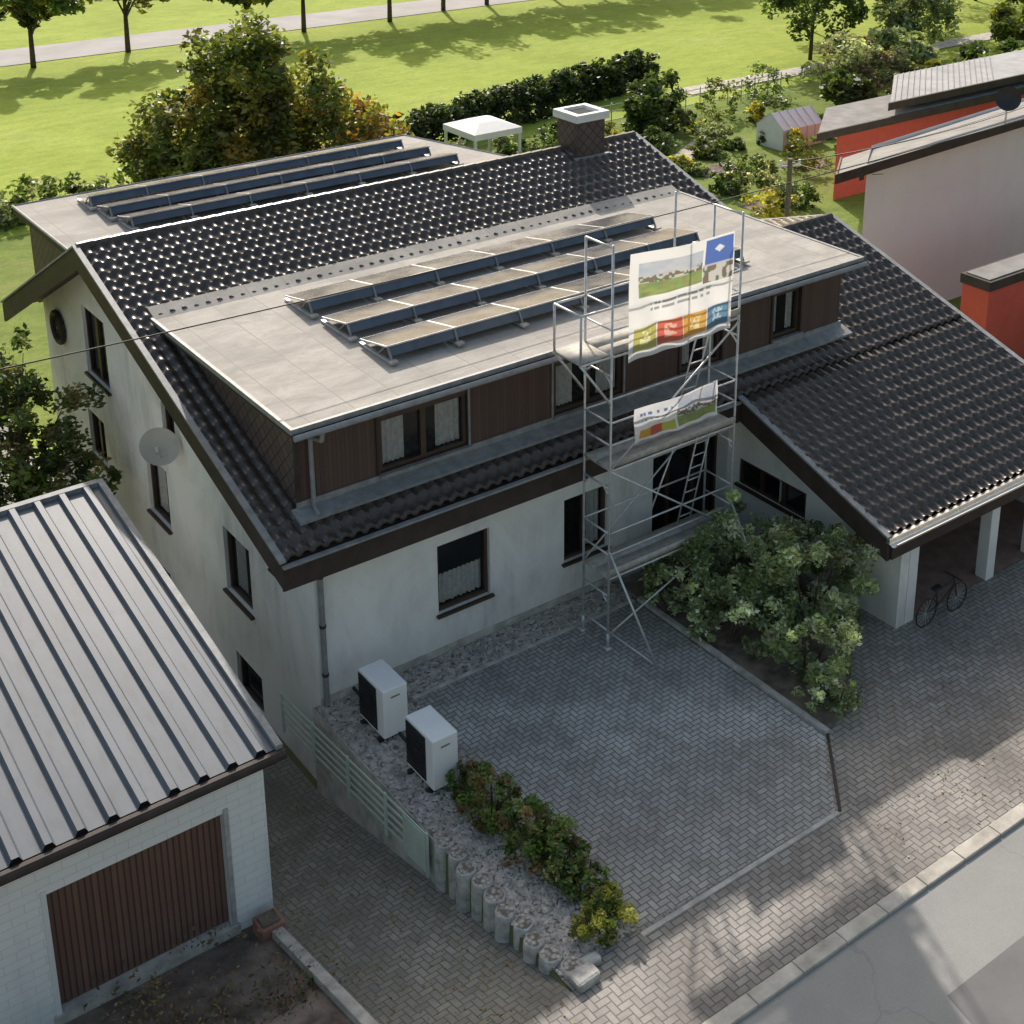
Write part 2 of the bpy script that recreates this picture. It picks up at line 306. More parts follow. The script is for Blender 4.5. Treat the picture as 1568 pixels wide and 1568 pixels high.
mb=MB(); mb.poly([(-300,-40,-.022),(300,-40,-.022),(300,-8.1,-.022),(-300,-8.1,-.022)],'asphalt'); mb.make("road")
mb=MB(); mb.poly([(3.0,-12.5,-.017),(30,-12.5,-.017),(30,-9.6,-.017),(3.6,-9.62,-.017)],'patch'); mb.make("road_repair_patch")
mb=MB(); mb.box((6.02,-5.35,-.05),(6.12,-.75,.07),'concrete')
mb.box((1.16,-6.68,-.05),(4.9,-6.6,.016),'concrete'); mb.box((1.3,-.75,-.05),(5.98,-.67,.03),'concrete')
T=lambda p:(p[0]*.66+p[1]*.75*-1+4.93,p[0]*.75+p[1]*.66-6.64,p[2])
mb.box((0,-.025,-.05),(1.72,.025,.02),'fascia',T); mb.make("planter_kerb",bevel=.01)
mb=MB(); mb.poly([(6.12,-5.3,.03),(6.7,-5.2,.03),(8.3,-3.9,.03),(8.95,-2.0,.03),(8.95,-.2,.03),(6.12,-.2,.03)],'soil'); mb.make("planting_bed_soil")
mb=MB(); mb.poly([(-.1,-6.55,.014),(1.15,-6.55,.014),(1.3,-.67,.014),(1.3,.0,.014),(-.1,.0,.014)],'gravel'); mb.poly([(1.3,-.67,.014),(6.1,-.67,.014),(6.1,0,.014),(1.3,0,.014)],'gravel'); mb.make("gravel_bed")
def pebbles(name,regions,n,r,mat):
    P=[]; a=np.array([(x1-x0)*(y1-y0) for x0,x1,y0,y1,z in regions]); 
    for (x0,x1,y0,y1,z),c in zip(regions,(n*a/a.sum()).astype(int)):
        P.append(np.stack([rng.uniform(x0,x1,c),rng.uniform(y0,y1,c),np.full(c,z)],1))
    P=np.concatenate(P); m=len(P)
    o=np.array([(1,0,0),(0,1,0),(-1,0,0),(0,-1,0),(0,0,.7),(0,0,-.5)]); f=np.array([(0,1,4),(1,2,4),(2,3,4),(3,0,4)])
    s=(r*(.5+rng.random((m,1,1)))); V=(P[:,None,:]+o[None]*s*(.7+.6*rng.random((m,6,1)))).reshape(-1,3); F=(f[None]+6*np.arange(m)[:,None,None]).reshape(-1,3)
    fastmesh(name,V,F,mat)
pebbles("pebbles",[(-.08,1.2,-6.5,-.02,.02),(1.3,6,-.65,-.03,.02)],9000,.03,'pebble')
mb=MB(); mb.box((-.125,-3.7,-1.7),(-.105,.05,.03),'concrete')
mb.box((-2.36,-6.6,-1.2),(-2.2,-2.55,.0),'concrete',lambda p:(p[0],p[1],p[2] if p[2]<-1 else zg(-1,p[1])+.13)); mb.make("low_garden_wall",bevel=.01)
mb=MB(); mb.box((-2.5,-2.95,-1.1),(-2.15,-2.62,-.72),'terracotta'); mb.box((-2.46,-2.9,-.72),(-2.2,-2.68,-.68),'soil'); mb.make("brick_planter",bevel=.01)
for i in range(10):
    y=-3.75-i*.31; x=-.04+.04*math.sin(i*2.3)+ (.05*max(0,i-7)); mb=MB(); r=.15+.012*math.sin(i*5)
    n_=14; prof=[(-1.0,r),(.02,r),(.07,r*.93),(.085,r*.8)]
    ring=[[ (x+rr*math.cos(2*math.pi*k/n_)*(1+.05*math.sin(3*k+i)),y+rr*math.sin(2*math.pi*k/n_)*(1+.05*math.cos(2*k+i)),zz) for k in range(n_)] for zz,rr in prof]
    for a,b in zip(ring[:-1],ring[1:]):
        for k in range(n_): mb.poly([a[k],a[(k+1)%n_],b[(k+1)%n_],b[k]],'stone')
    mb.poly(ring[-1],'gravel'); mb.make("palisade_stone")
mb=MB()
for x,y,s_ in ((.12,-6.75,.17),(.35,-6.6,.12),(.8,-6.4,.13),(1.02,-5.6,.1)):
    T=lambda p,x=x,y=y,s_=s_:(x+p[0]*s_*(1+.2*p[2]),y+p[1]*s_*(1-.3*p[0]*.3),p[2]*s_*.7+.03); mb.box((-1,-.8,-.6),(1,.8,.8),'stone',T)
mb.make("edging_rocks",bevel=.05)
# ---------------- house ----------------
SL=.326; SB=.52; ZE=3.26; YE=-.6; YR=7.47; YK=13.0
zr=lambda y: ZE+SL*(y-YE) if y<YR else ZE+SL*(YR-YE)-SB*(y-YR)
house=empty("white_house")
def tiles(name,rects,parent,zf=zr,flip=1,yref=YE):
    px=.225; py=.285; V=[];F=[]
    for x0,x1,y0,y1 in rects:
        nx=max(2,int((x1-x0)/px*9)); X=np.linspace(x0,x1,nx+1); ph=(X/px)%1
        hx=np.where(ph<.66,np.minimum(np.sin(np.clip(ph/.66,0,1)*math.pi)*.062,.048),-.010)
        k=math.floor((y0-yref)/py); rows=[]; y=y0
        while y<y1-1e-6:
            ya=max(y0,yref+k*py); yb=min(y1,yref+(k+1)*py)
            if yb-ya>1e-5:
                if flip>0:
                    A_=[(0,.056),(.34,.056-SL*.34*py),(1,-.004)]
                    for t,h in A_: rows.append((min(max(yref+(k+t)*py,ya),yb),h))
                else: rows.append((ya,.0)); rows.append(((ya+yb)/2,.02)); rows.append((yb,.04))
            y=yb;k+=1
        base=sum(len(v) for v in V); A=[]
        jit=(rng.random((len(rows)//3+1,int((x1-x0)/px)+3))-.5)*.02
        for ri,(yy,h) in enumerate(rows): A.append(np.stack([X,np.full_like(X,yy),zf(yy)+h+hx+jit[ri//3][((X-x0)/px).astype(int)]],1))
        w=nx+1; V.append(np.concatenate(A)); R=len(rows)
        I,J=np.meshgrid(np.arange(nx),np.arange(R-1)); q=base+J*w+I; F.append(np.stack([q,q+1,q+w+1,q+w],-1).reshape(-1,4))
    return fastmesh(name,np.concatenate(V),np.concatenate(F),'tile',parent=parent)
tiles("roof_tiles_front",[(-.76,12.68,-.62,7.42),(8.57,15.0,-4.25,-.62),(12.68,15.0,-.62,3.2)],house)
tiles("roof_tiles_back",[(-.76,12.68,7.52,YK)],house,flip=-1)
tiles("wing_roof_tiles_back",[(12.72,15.0,3.2,6.0)],house,zf=lambda y:zr(3.2)-SL*(y-3.2),flip=-1)
mb=MB()
for (xa,xb,yy) in ((-.76,12.68,YR),(12.72,15.0,3.2)):
    q=int((xb-xa)/.3)
    for i in range(q):
        x0=xa+(xb-xa)*i/q; x1=x0+(xb-xa)/q*1.04; mb.tube((x0,yy,zr(yy)+.02),(x1,yy,zr(yy)+.02),.085,'tile',10,.1)
mb.make("ridge_tiles",house)
mb=MB()
def slopebox(x0,x1,y0,y1,o0,o1,k,zf=zr):
    mb.box((x0,y0,0),(x1,y1,1),k,lambda p:(p[0],p[1],zf(p[1])+(o1 if p[2]>.5 else o0)))
slopebox(-.74,12.66,-.58,YR,-.14,-.05,'fascia')
mb.box((-.74,YR,0),(12.66,YK-.1,1),'fascia',lambda p:(p[0],p[1],zr(p[1]+1e-4)+(-.05 if p[2]>.5 else -.14)))
slopebox(8.62,12.66,-4.2,-.58,-.14,-.05,'fascia'); slopebox(12.66,14.95,-4.2,3.2,-.14,-.05,'fascia')
for x0,x1 in ((-.80,-.74),(12.68,12.74)):
    slopebox(x0,x1,-.62 if x0<0 else 3.25,YR,-.42,.02,'fascia'); slopebox(x0,x1,YR,YK,-.42,.02,'fascia')
slopebox(8.52,8.60,-4.28,-.66,-.42,.02,'fascia'); slopebox(15.0,15.06,-4.28,3.2,-.35,.02,'fascia')
slopebox(15.0,15.06,3.2,6,-.35,.02,'fascia',lambda y:zr(3.2)-SL*(y-3.2))
mb.box((-.80,-.66,2.80),(8.52,-.62,3.22),'fascia'); mb.box((-.74,-.62,2.82),(8.6,.0,2.85),'fascia')
mb.box((8.60,-4.32,1.66),(15.06,-4.28,2.0),'fascia'); mb.box((8.6,-4.28,1.68),(15.0,-4.1,1.72),'fascia')
mb.make("fascia_and_soffit",house)
mb=MB()
for x0,x1 in ((-.835,-.73),(12.66,12.77)):
    slopebox(x0,x1,-.66 if x0<0 else 3.25,YR,.035,.075,'trim'); slopebox(x0,x1,YR,YK,.035,.075,'trim')
slopebox(8.48,8.60,-4.3,-.63,.035,.075,'trim'); slopebox(14.98,15.1,-4.3,3.2,.035,.075,'trim')
slopebox(14.98,15.1,3.2,6,.035,.075,'trim',lambda y:zr(3.2)-SL*(y-3.2))
mb.box((-.80,-.72,3.20),(8.5,-.64,3.24),'trim')
mb.make("verge_trim",house)
mb=MB(); n_=8
for i in range(n_):
    a0=math.pi*(1+i/n_); a1=math.pi*(1+(i+1)/n_); f=lambda a,x:(x,-4.40+.085*math.cos(a),2.06+.085*math.sin(a))
    mb.poly([f(a0,8.5),f(a0,15.1),f(a1,15.1),f(a1,8.5)],'gutter')
mb.box((8.5,-4.33,1.99),(15.1,-4.26,2.10),'gutter'); mb.box((8.5,-4.50,2.045),(15.1,-4.478,2.075),'gutter')
mb.make("wing_gutter",house)
def wallgrid(mb,u0,u1,z0,top,ops,T,k,extra_u=()):
    us=sorted(set([u0,u1]+[o[0] for o in ops]+[o[1] for o in ops]+list(extra_u)))
    zs=sorted(set([z0]+[o[2] for o in ops]+[o[3] for o in ops]))
    for a,b in zip(us[:-1],us[1:]):
        ta,tb=top(a+1e-6),top(b-1e-6); mn=min(ta,tb); zz=[z for z in zs if z<mn-1e-3]
        for i,z in enumerate(zz):
            last=i==len(zz)-1
            if any(o[0]<=a+1e-6 and o[1]>=b-1e-6 and o[2]<=z+1e-6 and o[3]>z+1e-6 for o in ops): continue
            if last: mb.poly([T(a,z,0),T(b,z,0),T(b,tb,0),T(a,ta,0)],k)
            else: mb.poly([T(a,z,0),T(b,z,0),T(b,zz[i+1],0),T(a,zz[i+1],0)],k)
def window(mb,o,T,panes=1,frame='brownwin',curtain='full',wallk='stucco',sill=True,depth=.12,fw=.06):
    u0,u1,z0,z1=o
    B=lambda a,b,k:mb.box(a,b,k,lambda p:T(p[0],p[2],p[1]))
    for P in ([(u0,z0),(u0,z1)],[(u1,z0),(u1,z1)],[(u0,z1),(u1,z1)],[(u0,z0),(u1,z0)]):
        (a,b),(c,d)=P; mb.poly([T(a,b,0),T(c,d,0),T(c,d,depth),T(a,b,depth)],wallk)
    w0=depth-.05;w1=depth+.02
    B((u0,w0,z0),(u0+fw,w1,z1),frame);B((u1-fw,w0,z0),(u1,w1,z1),frame);B((u0+fw,w0,z0),(u1-fw,w1,z0+fw),frame);B((u0+fw,w0,z1-fw),(u1-fw,w1,z1),frame)
    for i in range(1,panes):
        c=u0+(u1-u0)*i/panes; B((c-fw*.8,w0,z0+fw),(c+fw*.8,w1,z1-fw),frame)
    mb.poly([T(u0+fw,z0+fw,depth),T(u1-fw,z0+fw,depth),T(u1-fw,z1-fw,depth),T(u0+fw,z1-fw,depth)],'glass')
    B((u0-.02,depth+.6,z0-.02),(u1+.02,depth+.62,z1+.02),'dark')
    for q in ((u0-.02,u0),(u1,u1+.02)): B((q[0],depth+.02,z0),(q[1],depth+.6,z1),'dark')
    B((u0,depth+.02,z0-.02),(u1,depth+.6,z0),'dark'); B((u0,depth+.02,z1),(u1,depth+.6,z1+.02),'dark')
    if curtain:
        if curtain=='full': rs=[(u0+fw,u0+(u1-u0)*.32,z0+fw,z1-fw),(u1-(u1-u0)*.32,u1-fw,z0+fw,z1-fw)]
        elif curtain=='half': rs=[(u0+fw,u1-fw,z0+fw,z0+(z1-z0)*.48)]
        elif curtain=='right': rs=[(u0+(u1-u0)*.55,u1-fw,z0+fw,z1-fw)]
        else: rs=[(u0+fw,u1-fw,z0+fw,z1-fw)]
        for a,b,c,d in rs:
            m_=max(6,int((b-a)/.03)); 
            for i in range(m_):
                ua=a+(b-a)*i/m_;ub=a+(b-a)*(i+1)/m_; wa=depth+.07+.02*math.sin(i*2.1);wb=depth+.07+.02*math.sin((i+1)*2.1)
                s0=(.03*math.sin(i*1.0) if curtain=='half' else 0)
                mb.poly([T(ua,c+max(0,s0),wa),T(ub,c+max(0,s0),wb),T(ub,d,wb),T(ua,d,wa)],'curtain')
    if sill: B((u0-.05,-.07,z0-.05),(u1+.05,depth-.05,z0-.003),frame)
TF=lambda u,z,w:(u,w,z); TLw=lambda u,z,w:(w,u,z)
mb=MB(); YW=12.7
fo=[(2.28,3.33,.82,2.12),(4.93,5.92,.82,2.08),(7.0,8.9,.03,2.25)]
wallgrid(mb,0,12,-.1,lambda u:2.9,fo,TF,'stucco')
lo=[(2.4,3.46,.42,1.70),(6.0,7.04,.37,1.65),(2.25,3.3,-1.62,-.78),(6.3,7.0,-1.2,-.75),(8.75,10.05,2.25,3.78),(9.4,10.35,.26,1.30),(5.35,5.95,2.45,3.15)]
wallgrid(mb,0,YW,-1.75,lambda u:zr(u)-.1,lo,TLw,'stucco',extra_u=(YR,))
mb.poly([(12,0,-.1),(12,YW,-2),(12,YW,zr(YW)-.1),(12,YR,zr(YR)-.1),(12,0,zr(0)-.1)],'stucco'); mb.poly([(0,YW,-2),(12,YW,-2),(12,YW,3),(0,YW,3)],'stucco')
mb.poly([(0,0,-1.75),(-.11,0,-1.75),(-.11,0,0),(0,0,0)],'stucco')
mb.make("walls",house)
mb=MB(); window(mb,fo[0],TF,1,curtain='half'); window(mb,fo[1],TF,2,curtain='right')
window(mb,fo[2],TF,3,curtain=None,sill=False,depth=.35)
for i,o in enumerate(lo): window(mb,o,TLw,1 if i in(0,1,2,6) else 2,curtain='right' if i in (0,1,5) else None,sill=i!=2)
mb.make("windows",house)
mb=MB(); mb.box((.02,-.02,0.0),(7.0,-.003,.16),'concrete'); mb.make("plinth",house)
XA,XB,YF,ZT=-.1,12.0,.15,5.17
mb=MB()
do=[(1.37,3.03,3.72,4.66),(4.83,6.35,3.72,4.66),(7.75,8.75,3.72,4.66),(10.12,10.85,3.78,4.70)]
TD=lambda u,z,w:(u,YF+w,z)
wallgrid(mb,XA,XB,3.3,lambda u:5.03,do,TD,'clad')
mb.poly([(XA,YF,zr(YF)-.1),(XA,YF,5.03),(XA,5.6,5.03),(XA,5.25,zr(5.25)-.1)],'shingle')
mb.poly([(XB,YF,zr(YF)-.1),(XB,YF,5.03),(XB,5.6,5.03),(XB,5.25,zr(5.25)-.1)],'shingle')
mb.box((XA-.02,YF-.03,zr(YF)),(XA+.05,YF+.03,5.03),'fascia'); mb.make("dormer_walls",house)
mb=MB()
for i,o in enumerate(do): window(mb,o,TD,2 if i<2 else 1,curtain='full',wallk='fascia',sill=False,depth=.09,frame='brownwin')
mb.make("dormer_windows",house)
mb=MB()
mb.box((XA-.12,YF-.30,0),(XB+.12,YF-.01,1),'trim',lambda p:(p[0],p[1],zr(p[1])+(.06 if p[2]<.5 else .11)))
mb.box((XA-.03,YF-.035,zr(YF)+.04),(XB+.05,YF-.006,zr(YF)+.2),'trim')
for o in do: mb.box((o[0]-.05,YF-.09,o[2]-.05),(o[1]+.05,YF-.006,o[2]-.01),'trim')
for x in (1.33,3.07,4.79,6.39,7.71,8.79,10.08,10.89): mb.box((x-.035,YF-.03,zr(YF)+.2),(x+.0,YF-.006,4.98),'trim' if x in(3.07,4.79,6.39) else 'fascia')
mb.make("dormer_flashing",house)
mb=MB(); mb.box((-.34,-.29,5.03),(12.10,4.9,5.16),'fascia'); mb.make("dormer_roof_edge",house)
mb=MB(); mb.poly([(-.30,-.25,5.17),(12.06,-.25,5.17),(12.06,5.32,5.17),(-.30,5.32,5.17)],'felt'); mb.box((-.30,5.0,4.9),(12.06,5.36,5.1),'felt',lambda p:(p[0],p[1],(p[2] if p[2]<5.0 else (5.172 if p[1]<5.2 else 5.29)))); mb.make("dormer_flat_roof",house)
mb=MB(); mb.box((-.36,-.31,5.1),(12.12,-.25,5.185),'trim'); mb.box((-.36,-.25,5.1),(-.30,5.24,5.185),'trim'); mb.box((12.06,-.25,5.1),(12.12,5.24,5.185),'trim')
mb.tube((-.34,-.37,5.06),(12.1,-.37,5.06),.05,'trim',10)
mb.path([(.12,-.37,5.03),(.12,-.33,4.88),(.12,.05,4.78),(.12,.05,3.62),(.12,-.12,3.52)],.038,'trim')
mb.make("dormer_gutter",house)
mb=MB(); mb.path([(.1,-.5,2.95),(.1,-.32,2.74),(.09,-.07,2.6),(.09,-.07,.05)],.045,'trim',10)
for z in (.6,1.5,2.4): mb.tube((.09,-.07,z),(.09,-.07,z+.05),.055,'fascia',10)
mb.make("downpipe",house)
mb=MB(); BZ=5.17
P=[(-.30,13.1),(9.68,13.1),(10.95,8.9),(-.30,8.9)]
mb.poly([(x,y,BZ) for x,y in P],'felt'); mb.make("rear_flat_roof",house)
mb=MB()
for (a,b) in zip(P,P[1:]+P[:1]): mb.poly([(*a,BZ-.002),(*b,BZ-.002),(*b,BZ-.16),(*a,BZ-.16)],'fascia')
for a,b in ((P[0],P[1]),(P[1],P[2]),(P[3],P[0])): mb.tube((*a,BZ),(*b,BZ),.03,'trim',6)
mb.poly([(-.05,8.8,5.02),(-.05,12.9,5.02),(-.05,12.9,zr(12.9)),(-.05,8.8,zr(8.8)-.05)],'shingle'); mb.poly([(-.05,12.9,2.9),(9.6,12.9,2.9),(9.6,12.9,5.02),(-.05,12.9,5.02)],'clad'); mb.make("rear_dormer_walls",house)
mb=MB(); mb.box((10.62,7.0,5.5),(11.42,7.75,6.62),'shingle'); mb.box((10.54,6.92,6.62),(11.50,7.83,6.72),'canopy'); mb.box((10.54,6.92,6.722),(10.7,7.83,6.80),'canopy');mb.box((11.34,6.92,6.722),(11.5,7.83,6.80),'canopy');mb.box((10.7,6.92,6.722),(11.34,7.05,6.80),'canopy');mb.box((10.7,7.7,6.722),(11.34,7.83,6.80),'canopy'); mb.box((10.75,7.1,6.722),(11.28,7.65,6.74),'dark')
mb.box((10.52,6.9,5.66),(11.52,7.0,5.80),'trim'); mb.make("chimney",house,bevel=.01)
mb=MB(); wo=[(-1.89,-.13,1.12,1.66)]
TW=lambda u,z,w:(9.1+w,u,z)
wallgrid(mb,-3.9,-.003,-.1,lambda u:zr(u)-.1,wo,TW,'stucco')
mb.poly([(14.6,-3.9,-.2),(14.6,6,-2),(14.6,3.2,zr(3.2)-.1),(14.6,-3.9,zr(-3.9)-.1)],'stucco')
mb.box((9.1,-4.14,-.1),(9.32,-3.9,zr(-4)-.1),'stucco'); mb.make("wing_walls",house)
mb=MB(); window(mb,wo[0],TW,3,curtain=None,depth=.08); mb.make("wing_window",house)
mb=MB()
for x in (9.34,11.62,13.0,14.35): mb.box((x,-4.14,-.1),(x+.24,-3.9,1.72),'whitewin')
for x in (9.34,11.62,14.35): mb.box((x+.03,-3.9,1.4),(x+.2,-1.3,1.66),'fascia')
mb.box((9.32,-4.12,1.5),(14.6,-3.92,1.67),'fascia')
mb.make("carport_posts",house,bevel=.01)
mb=MB(); mb.poly([(9.12,-1.2,0),(14.6,-1.2,0),(14.6,-1.2,2.9),(9.12,-1.2,2.9)],'stucco'); mb.box((10.1,-1.28,0),(11.0,-1.21,1.65),'brownwin'); mb.box((12.2,-1.8,0),(13.6,-1.25,.9),'wood'); mb.box((9.4,-2.6,0),(9.75,-1.4,1.1),'wood'); mb.box((11.5,-2.4,0),(12.0,-1.9,.6),'terracotta')
mb.poly([(9.15,-4.1,.02),(14.6,-4.1,.02),(14.6,-1.2,.02),(9.15,-1.2,.02)],'rose'); mb.make("carport_interior",house)
mb=MB(); R0=.34
for i in range(24):
    a=2*math.pi*i/24;b=2*math.pi*(i+1)/24; mb.tube((-.07,11.6+R0*math.cos(a),2.75+R0*math.sin(a)),(-.07,11.6+R0*math.cos(b),2.75+R0*math.sin(b)),.06,'fascia',7)
for i in range(4): a=math.pi*i/4; mb.tube((-.05,11.6+R0*math.cos(a),2.75+R0*math.sin(a)),(-.05,11.6-R0*math.cos(a),2.75-R0*math.sin(a)),.025,'fascia',5)
mb.make("wall_wheel_ornament")
mb=MB(); c=Vector((-.36,5.2,2.62)); ax=Vector((-.35,-.75,.5)).normalized(); a=ax.orthogonal().normalized(); b=ax.cross(a)
rr=[0,.12,.2,.28,.34]; rings=[]
for r in rr: rings.append([tuple(c+ax*(r*r*.7)+a*r*math.cos(2*math.pi*k/24)+b*r*math.sin(2*math.pi*k/24)*1.08) for k in range(24)])
for p,q in zip(rings[:-1],rings[1:]):
    for k in range(24): mb.poly([p[k],p[(k+1)%24],q[(k+1)%24],q[k]],'dish')
mb.path([tuple(c),tuple(c+Vector((.2,.1,-.1))),(0,5.35,2.4)],.025,'greymetal'); lo_=c-Vector((0,0,.3)); mb.path([tuple(lo_),tuple(c+ax*.42-Vector((0,0,.1)))],.012,'greymetal'); mb.box((-.04,-.04,-.05),(.04,.04,.05),'greymetal',lambda p:tuple(c+ax*.42-Vector((0,0,.1))+Vector(p)))
mb.make("satellite_dish",smooth=True)
# ---------------- solar arrays ----------------
def solar(name,rows,zb):
    e=empty(name)
    for (x0,x1,y0,dy,npan) in rows:
        mb=MB(); w=(x1-x0)/npan; zh,zl=zb+.27,zb+.10
        T=lambda p:(p[0],y0+p[1]*dy,zh+(zl-zh)*p[1]+p[2])
        for i in range(npan):
            a=x0+i*w+.008;b=x0+(i+1)*w-.008
            mb.box((a,0,0),(b,1,.028),'greymetal',T); mb.poly([T((a+.018,.02,.0315)),T((b-.018,.02,.0315)),T((b-.018,.98,.0315)),T((a+.018,.98,.0315))],'solar')
        mb.box((x0+.03,.0,-.15),(x1-.03,.012,-.012),'windplate',lambda p:(p[0],y0+.03+p[1]-.08*(p[2]<-.1),zh+p[2]))
        for i in range(npan+1):
            x=x0+i*w; x=min(max(x,x0+.05),x1-.05)
            mb.box((x-.03,y0-.16,zb+.005),(x+.03,y0+dy+.06,zb+.045),'greymetal')
            mb.tube((x,y0-.12,zb+.03),(x,y0+.02,zh),.022,'trim',6); mb.tube((x,y0+.35,zb+.03),(x,y0+.1,zh-.02),.015,'trim',6)
            mb.box((x-.07,y0-.2,zb+.046),(x+.07,y0-.1,zb+.08),'concrete')
        mb.make("panel_row",e)
    return e
solar("solar_panel_array",[(2.0,10.0,.95,.88,6),(1.95,10.0,2.2,.88,6),(1.9,9.95,3.5,.88,6)],5.175)
solar("solar_panel_array",[(1.15,9.3,9.95,.72,6),(1.05,9.1,10.9,.72,6),(.95,8.9,11.85,.72,6)],5.175)
# ---------------- scaffold ----------------
mb=MB(); X0,X1,YB,YFt=4.7,7.5,-.86,-1.55; r=.021; lev=[1.38,3.42,5.46]
for x in (X0,X1):
    for y in (YB,YFt): mb.tube((x,y,.05),(x,y,7.35 if y==YFt else 7.3),r,'greymetal'); mb.box((x-.07,y-.07,.012),(x+.07,y+.07,.03),'greymetal'); mb.tube((x,y,.03),(x,y,.3),.03,'greymetal')
    for z in [.35]+lev+[7.3]: mb.tube((x,YB,z),(x,YFt,z),r,'greymetal')
    for z in lev: 
        for dz in (.45,.85): mb.tube((x,YB,z+dz),(x,YFt,z+dz),r*.8,'greymetal')
        mb.tube((x,YB,z-.35),(x,YFt,z-.35),r*.8,'greymetal'); mb.tube((x,YB,z-.5),(x,YB-.18,z-.35),r*.8,'greymetal'); mb.tube((x,YFt,z-.5),(x,YFt+.18,z-.35),r*.8,'greymetal')
for z in lev:
    for y in (YB,YFt):
        for dz in ((.45,.85) if y==YFt else (.85,)): mb.tube((X0,y,z+dz),(X1,y,z+dz),r*.8,'greymetal')
        mb.tube((X0,y,z-.02),(X1,y,z-.02),r,'greymetal')
    mb.box((X0-.02,YFt+.03,z),(X1+.02,YFt+.34,z+.045),'plank'); mb.box((X0-.02,YFt+.36,z),(X1+.02,YB-.03,z+.045),'plank'); mb.box((X0,YFt-.03,z+.05),(X1,YFt-.01,z+.17),'plank')
mb.box((4.05,YFt+.02,5.46),(4.66,YB-.02,5.50),'plank'); 
for y in (YB,YFt): mb.tube((4.05,y,5.45),(4.7,y,5.45),r,'greymetal'); mb.tube((4.07,y,5.45),(4.7,y,4.6),r,'greymetal'); mb.tube((4.07,y,5.45),(4.07,y,6.3),r,'greymetal'); mb.tube((4.07,y,6.3),(4.7,y,6.3),r,'greymetal')
mb.tube((4.07,YB,6.3),(4.07,YFt,6.3),r,'greymetal')
for (a,b) in (((X0,YFt-.03,.3),(X1,YFt-.03,1.36)),((X1,YFt-.03,1.4),(X0,YFt-.03,3.4)),((X0,YFt-.03,3.45),(X1,YFt-.03,5.4)),((X0,YB,1.4),(X1,YB,3.4)),((X1,YB,.3),(X0,YB,1.36))): mb.tube(a,b,r*.8,'greymetal')
mb.tube((X0,YFt,1.9),(5.0,-2.5,.03),r,'greymetal'); mb.tube((X0,YFt,.35),(5.0,-2.5,.06),r*.8,'greymetal')
mb.tube((X1,YFt,1.9),(7.7,-2.5,.03),r,'greymetal'); mb.tube((6.1,YFt,3.42),(5.6,YFt-.02,2.4),r*.7,'greymetal')
for x in (6.75,7.05): mb.tube((x,YB-.12,1.45),(x+.25,YB-.35,3.42),r*.7,'greymetal')
for i in range(8): t=(i+.5)/8; mb.tube((6.75+.25*t,YB-.12-.23*t,1.45+1.97*t),(7.05+.25*t,YB-.12-.23*t,1.45+1.97*t),r*.6,'greymetal')
for x in (6.6,6.9): mb.tube((x,YB-.12,3.5),(x+.35,YB-.35,5.46),r*.7,'greymetal')
for i in range(8): t=(i+.5)/8; mb.tube((6.6+.35*t,YB-.12-.23*t,3.5+1.96*t),(6.9+.35*t,YB-.12-.23*t,3.5+1.96*t),r*.6,'greymetal')
mb.tube((6.6,YB,5.5),(6.6,YB,7.7),r,'greymetal')
mb.make("scaffold_tower",smooth=True)
def hsh(a,b): 
    v=math.sin(a*12.9898+b*78.233)*43758.5453; return v-math.floor(v)
def vn(x,y):
    i,j=math.floor(x),math.floor(y);fx,fy=x-i,y-j; fx=fx*fx*(3-2*fx);fy=fy*fy*(3-2*fy)
    return (hsh(i,j)*(1-fx)+hsh(i+1,j)*fx)*(1-fy)+(hsh(i,j+1)*(1-fx)+hsh(i+1,j+1)*fx)*fy
def banner(name,c,fn,nx=170,ny=110,wav=.03):
    V=[];C=[]
    for j in range(ny+1):
        for i in range(nx+1):
            u=i/nx;v=j/ny
            x=(c[0][0]*(1-u)+c[1][0]*u)*(1-v)+(c[3][0]*(1-u)+c[2][0]*u)*v
            z=(c[0][1]*(1-u)+c[1][1]*u)*(1-v)+(c[3][1]*(1-u)+c[2][1]*u)*v - .04*math.sin(math.pi*u)*(1-v)
            y=-1.66+wav*math.sin(u*9+v*3)*math.sin(v*5+.5)+wav*.6*math.sin(u*23-v*7)*v
            V.append((x,y,z)); C.append(fn(u,v))
    w=nx+1; F=[(j*w+i,j*w+i+1,(j+1)*w+i+1,(j+1)*w+i) for j in range(ny) for i in range(nx)]
    return fastmesh(name,V,F,'print',np.array(C),smooth=True)
W=(.84,.84,.84)
def scene_pic(u,v):
    if v<.35+.12*vn(u*7,1): return (.42+.2*vn(u*9,v*9),.50+.1*vn(u*9,v*9),.62)
    if v<.62: 
        a=vn(u*22,v*16); 
        return (.6,.58,.55) if a>.55 else ((.25,.16,.14) if a<.3 else (.16,.2,.13))
    return (.2+.15*vn(u*16,v*12),.27+.15*vn(u*13,v*12),.13)
def b1(u,v):
    if .09<u<.70 and .10<v<.42: return scene_pic((u-.09)/.61,(v-.1)/.32)
    if .72<u<.99 and .02<v<.27: 
        return (.75,.78,.82) if (abs(u-.86)+abs(v-.13)*1.3<.05) else (.10,.18,.50)
    if .70<u<.99 and .27<=v<.45: return scene_pic(u*1.3,v*1.1+.1)
    for vv in (.50,.555):
        if abs(v-vv)<.012 and .2<u<.8 and vn(u*60,v*9)>.4: return (.35,.36,.38)
    if .70<v<.93 and .05<u<.98:
        k=int((u-.05)/.2325); t=(u-.05)/.2325-k
        if t<.97:
            col=[(.52,.50,.16),(.66,.16,.10),(.72,.40,.10),(.14,.27,.40)][min(k,3)]
            if abs(t-.5)<.22 and abs(v-.81)<.07 and vn(u*50,v*40)>.5: return tuple(min(.8,q+.3) for q in col)
            return col
    return W
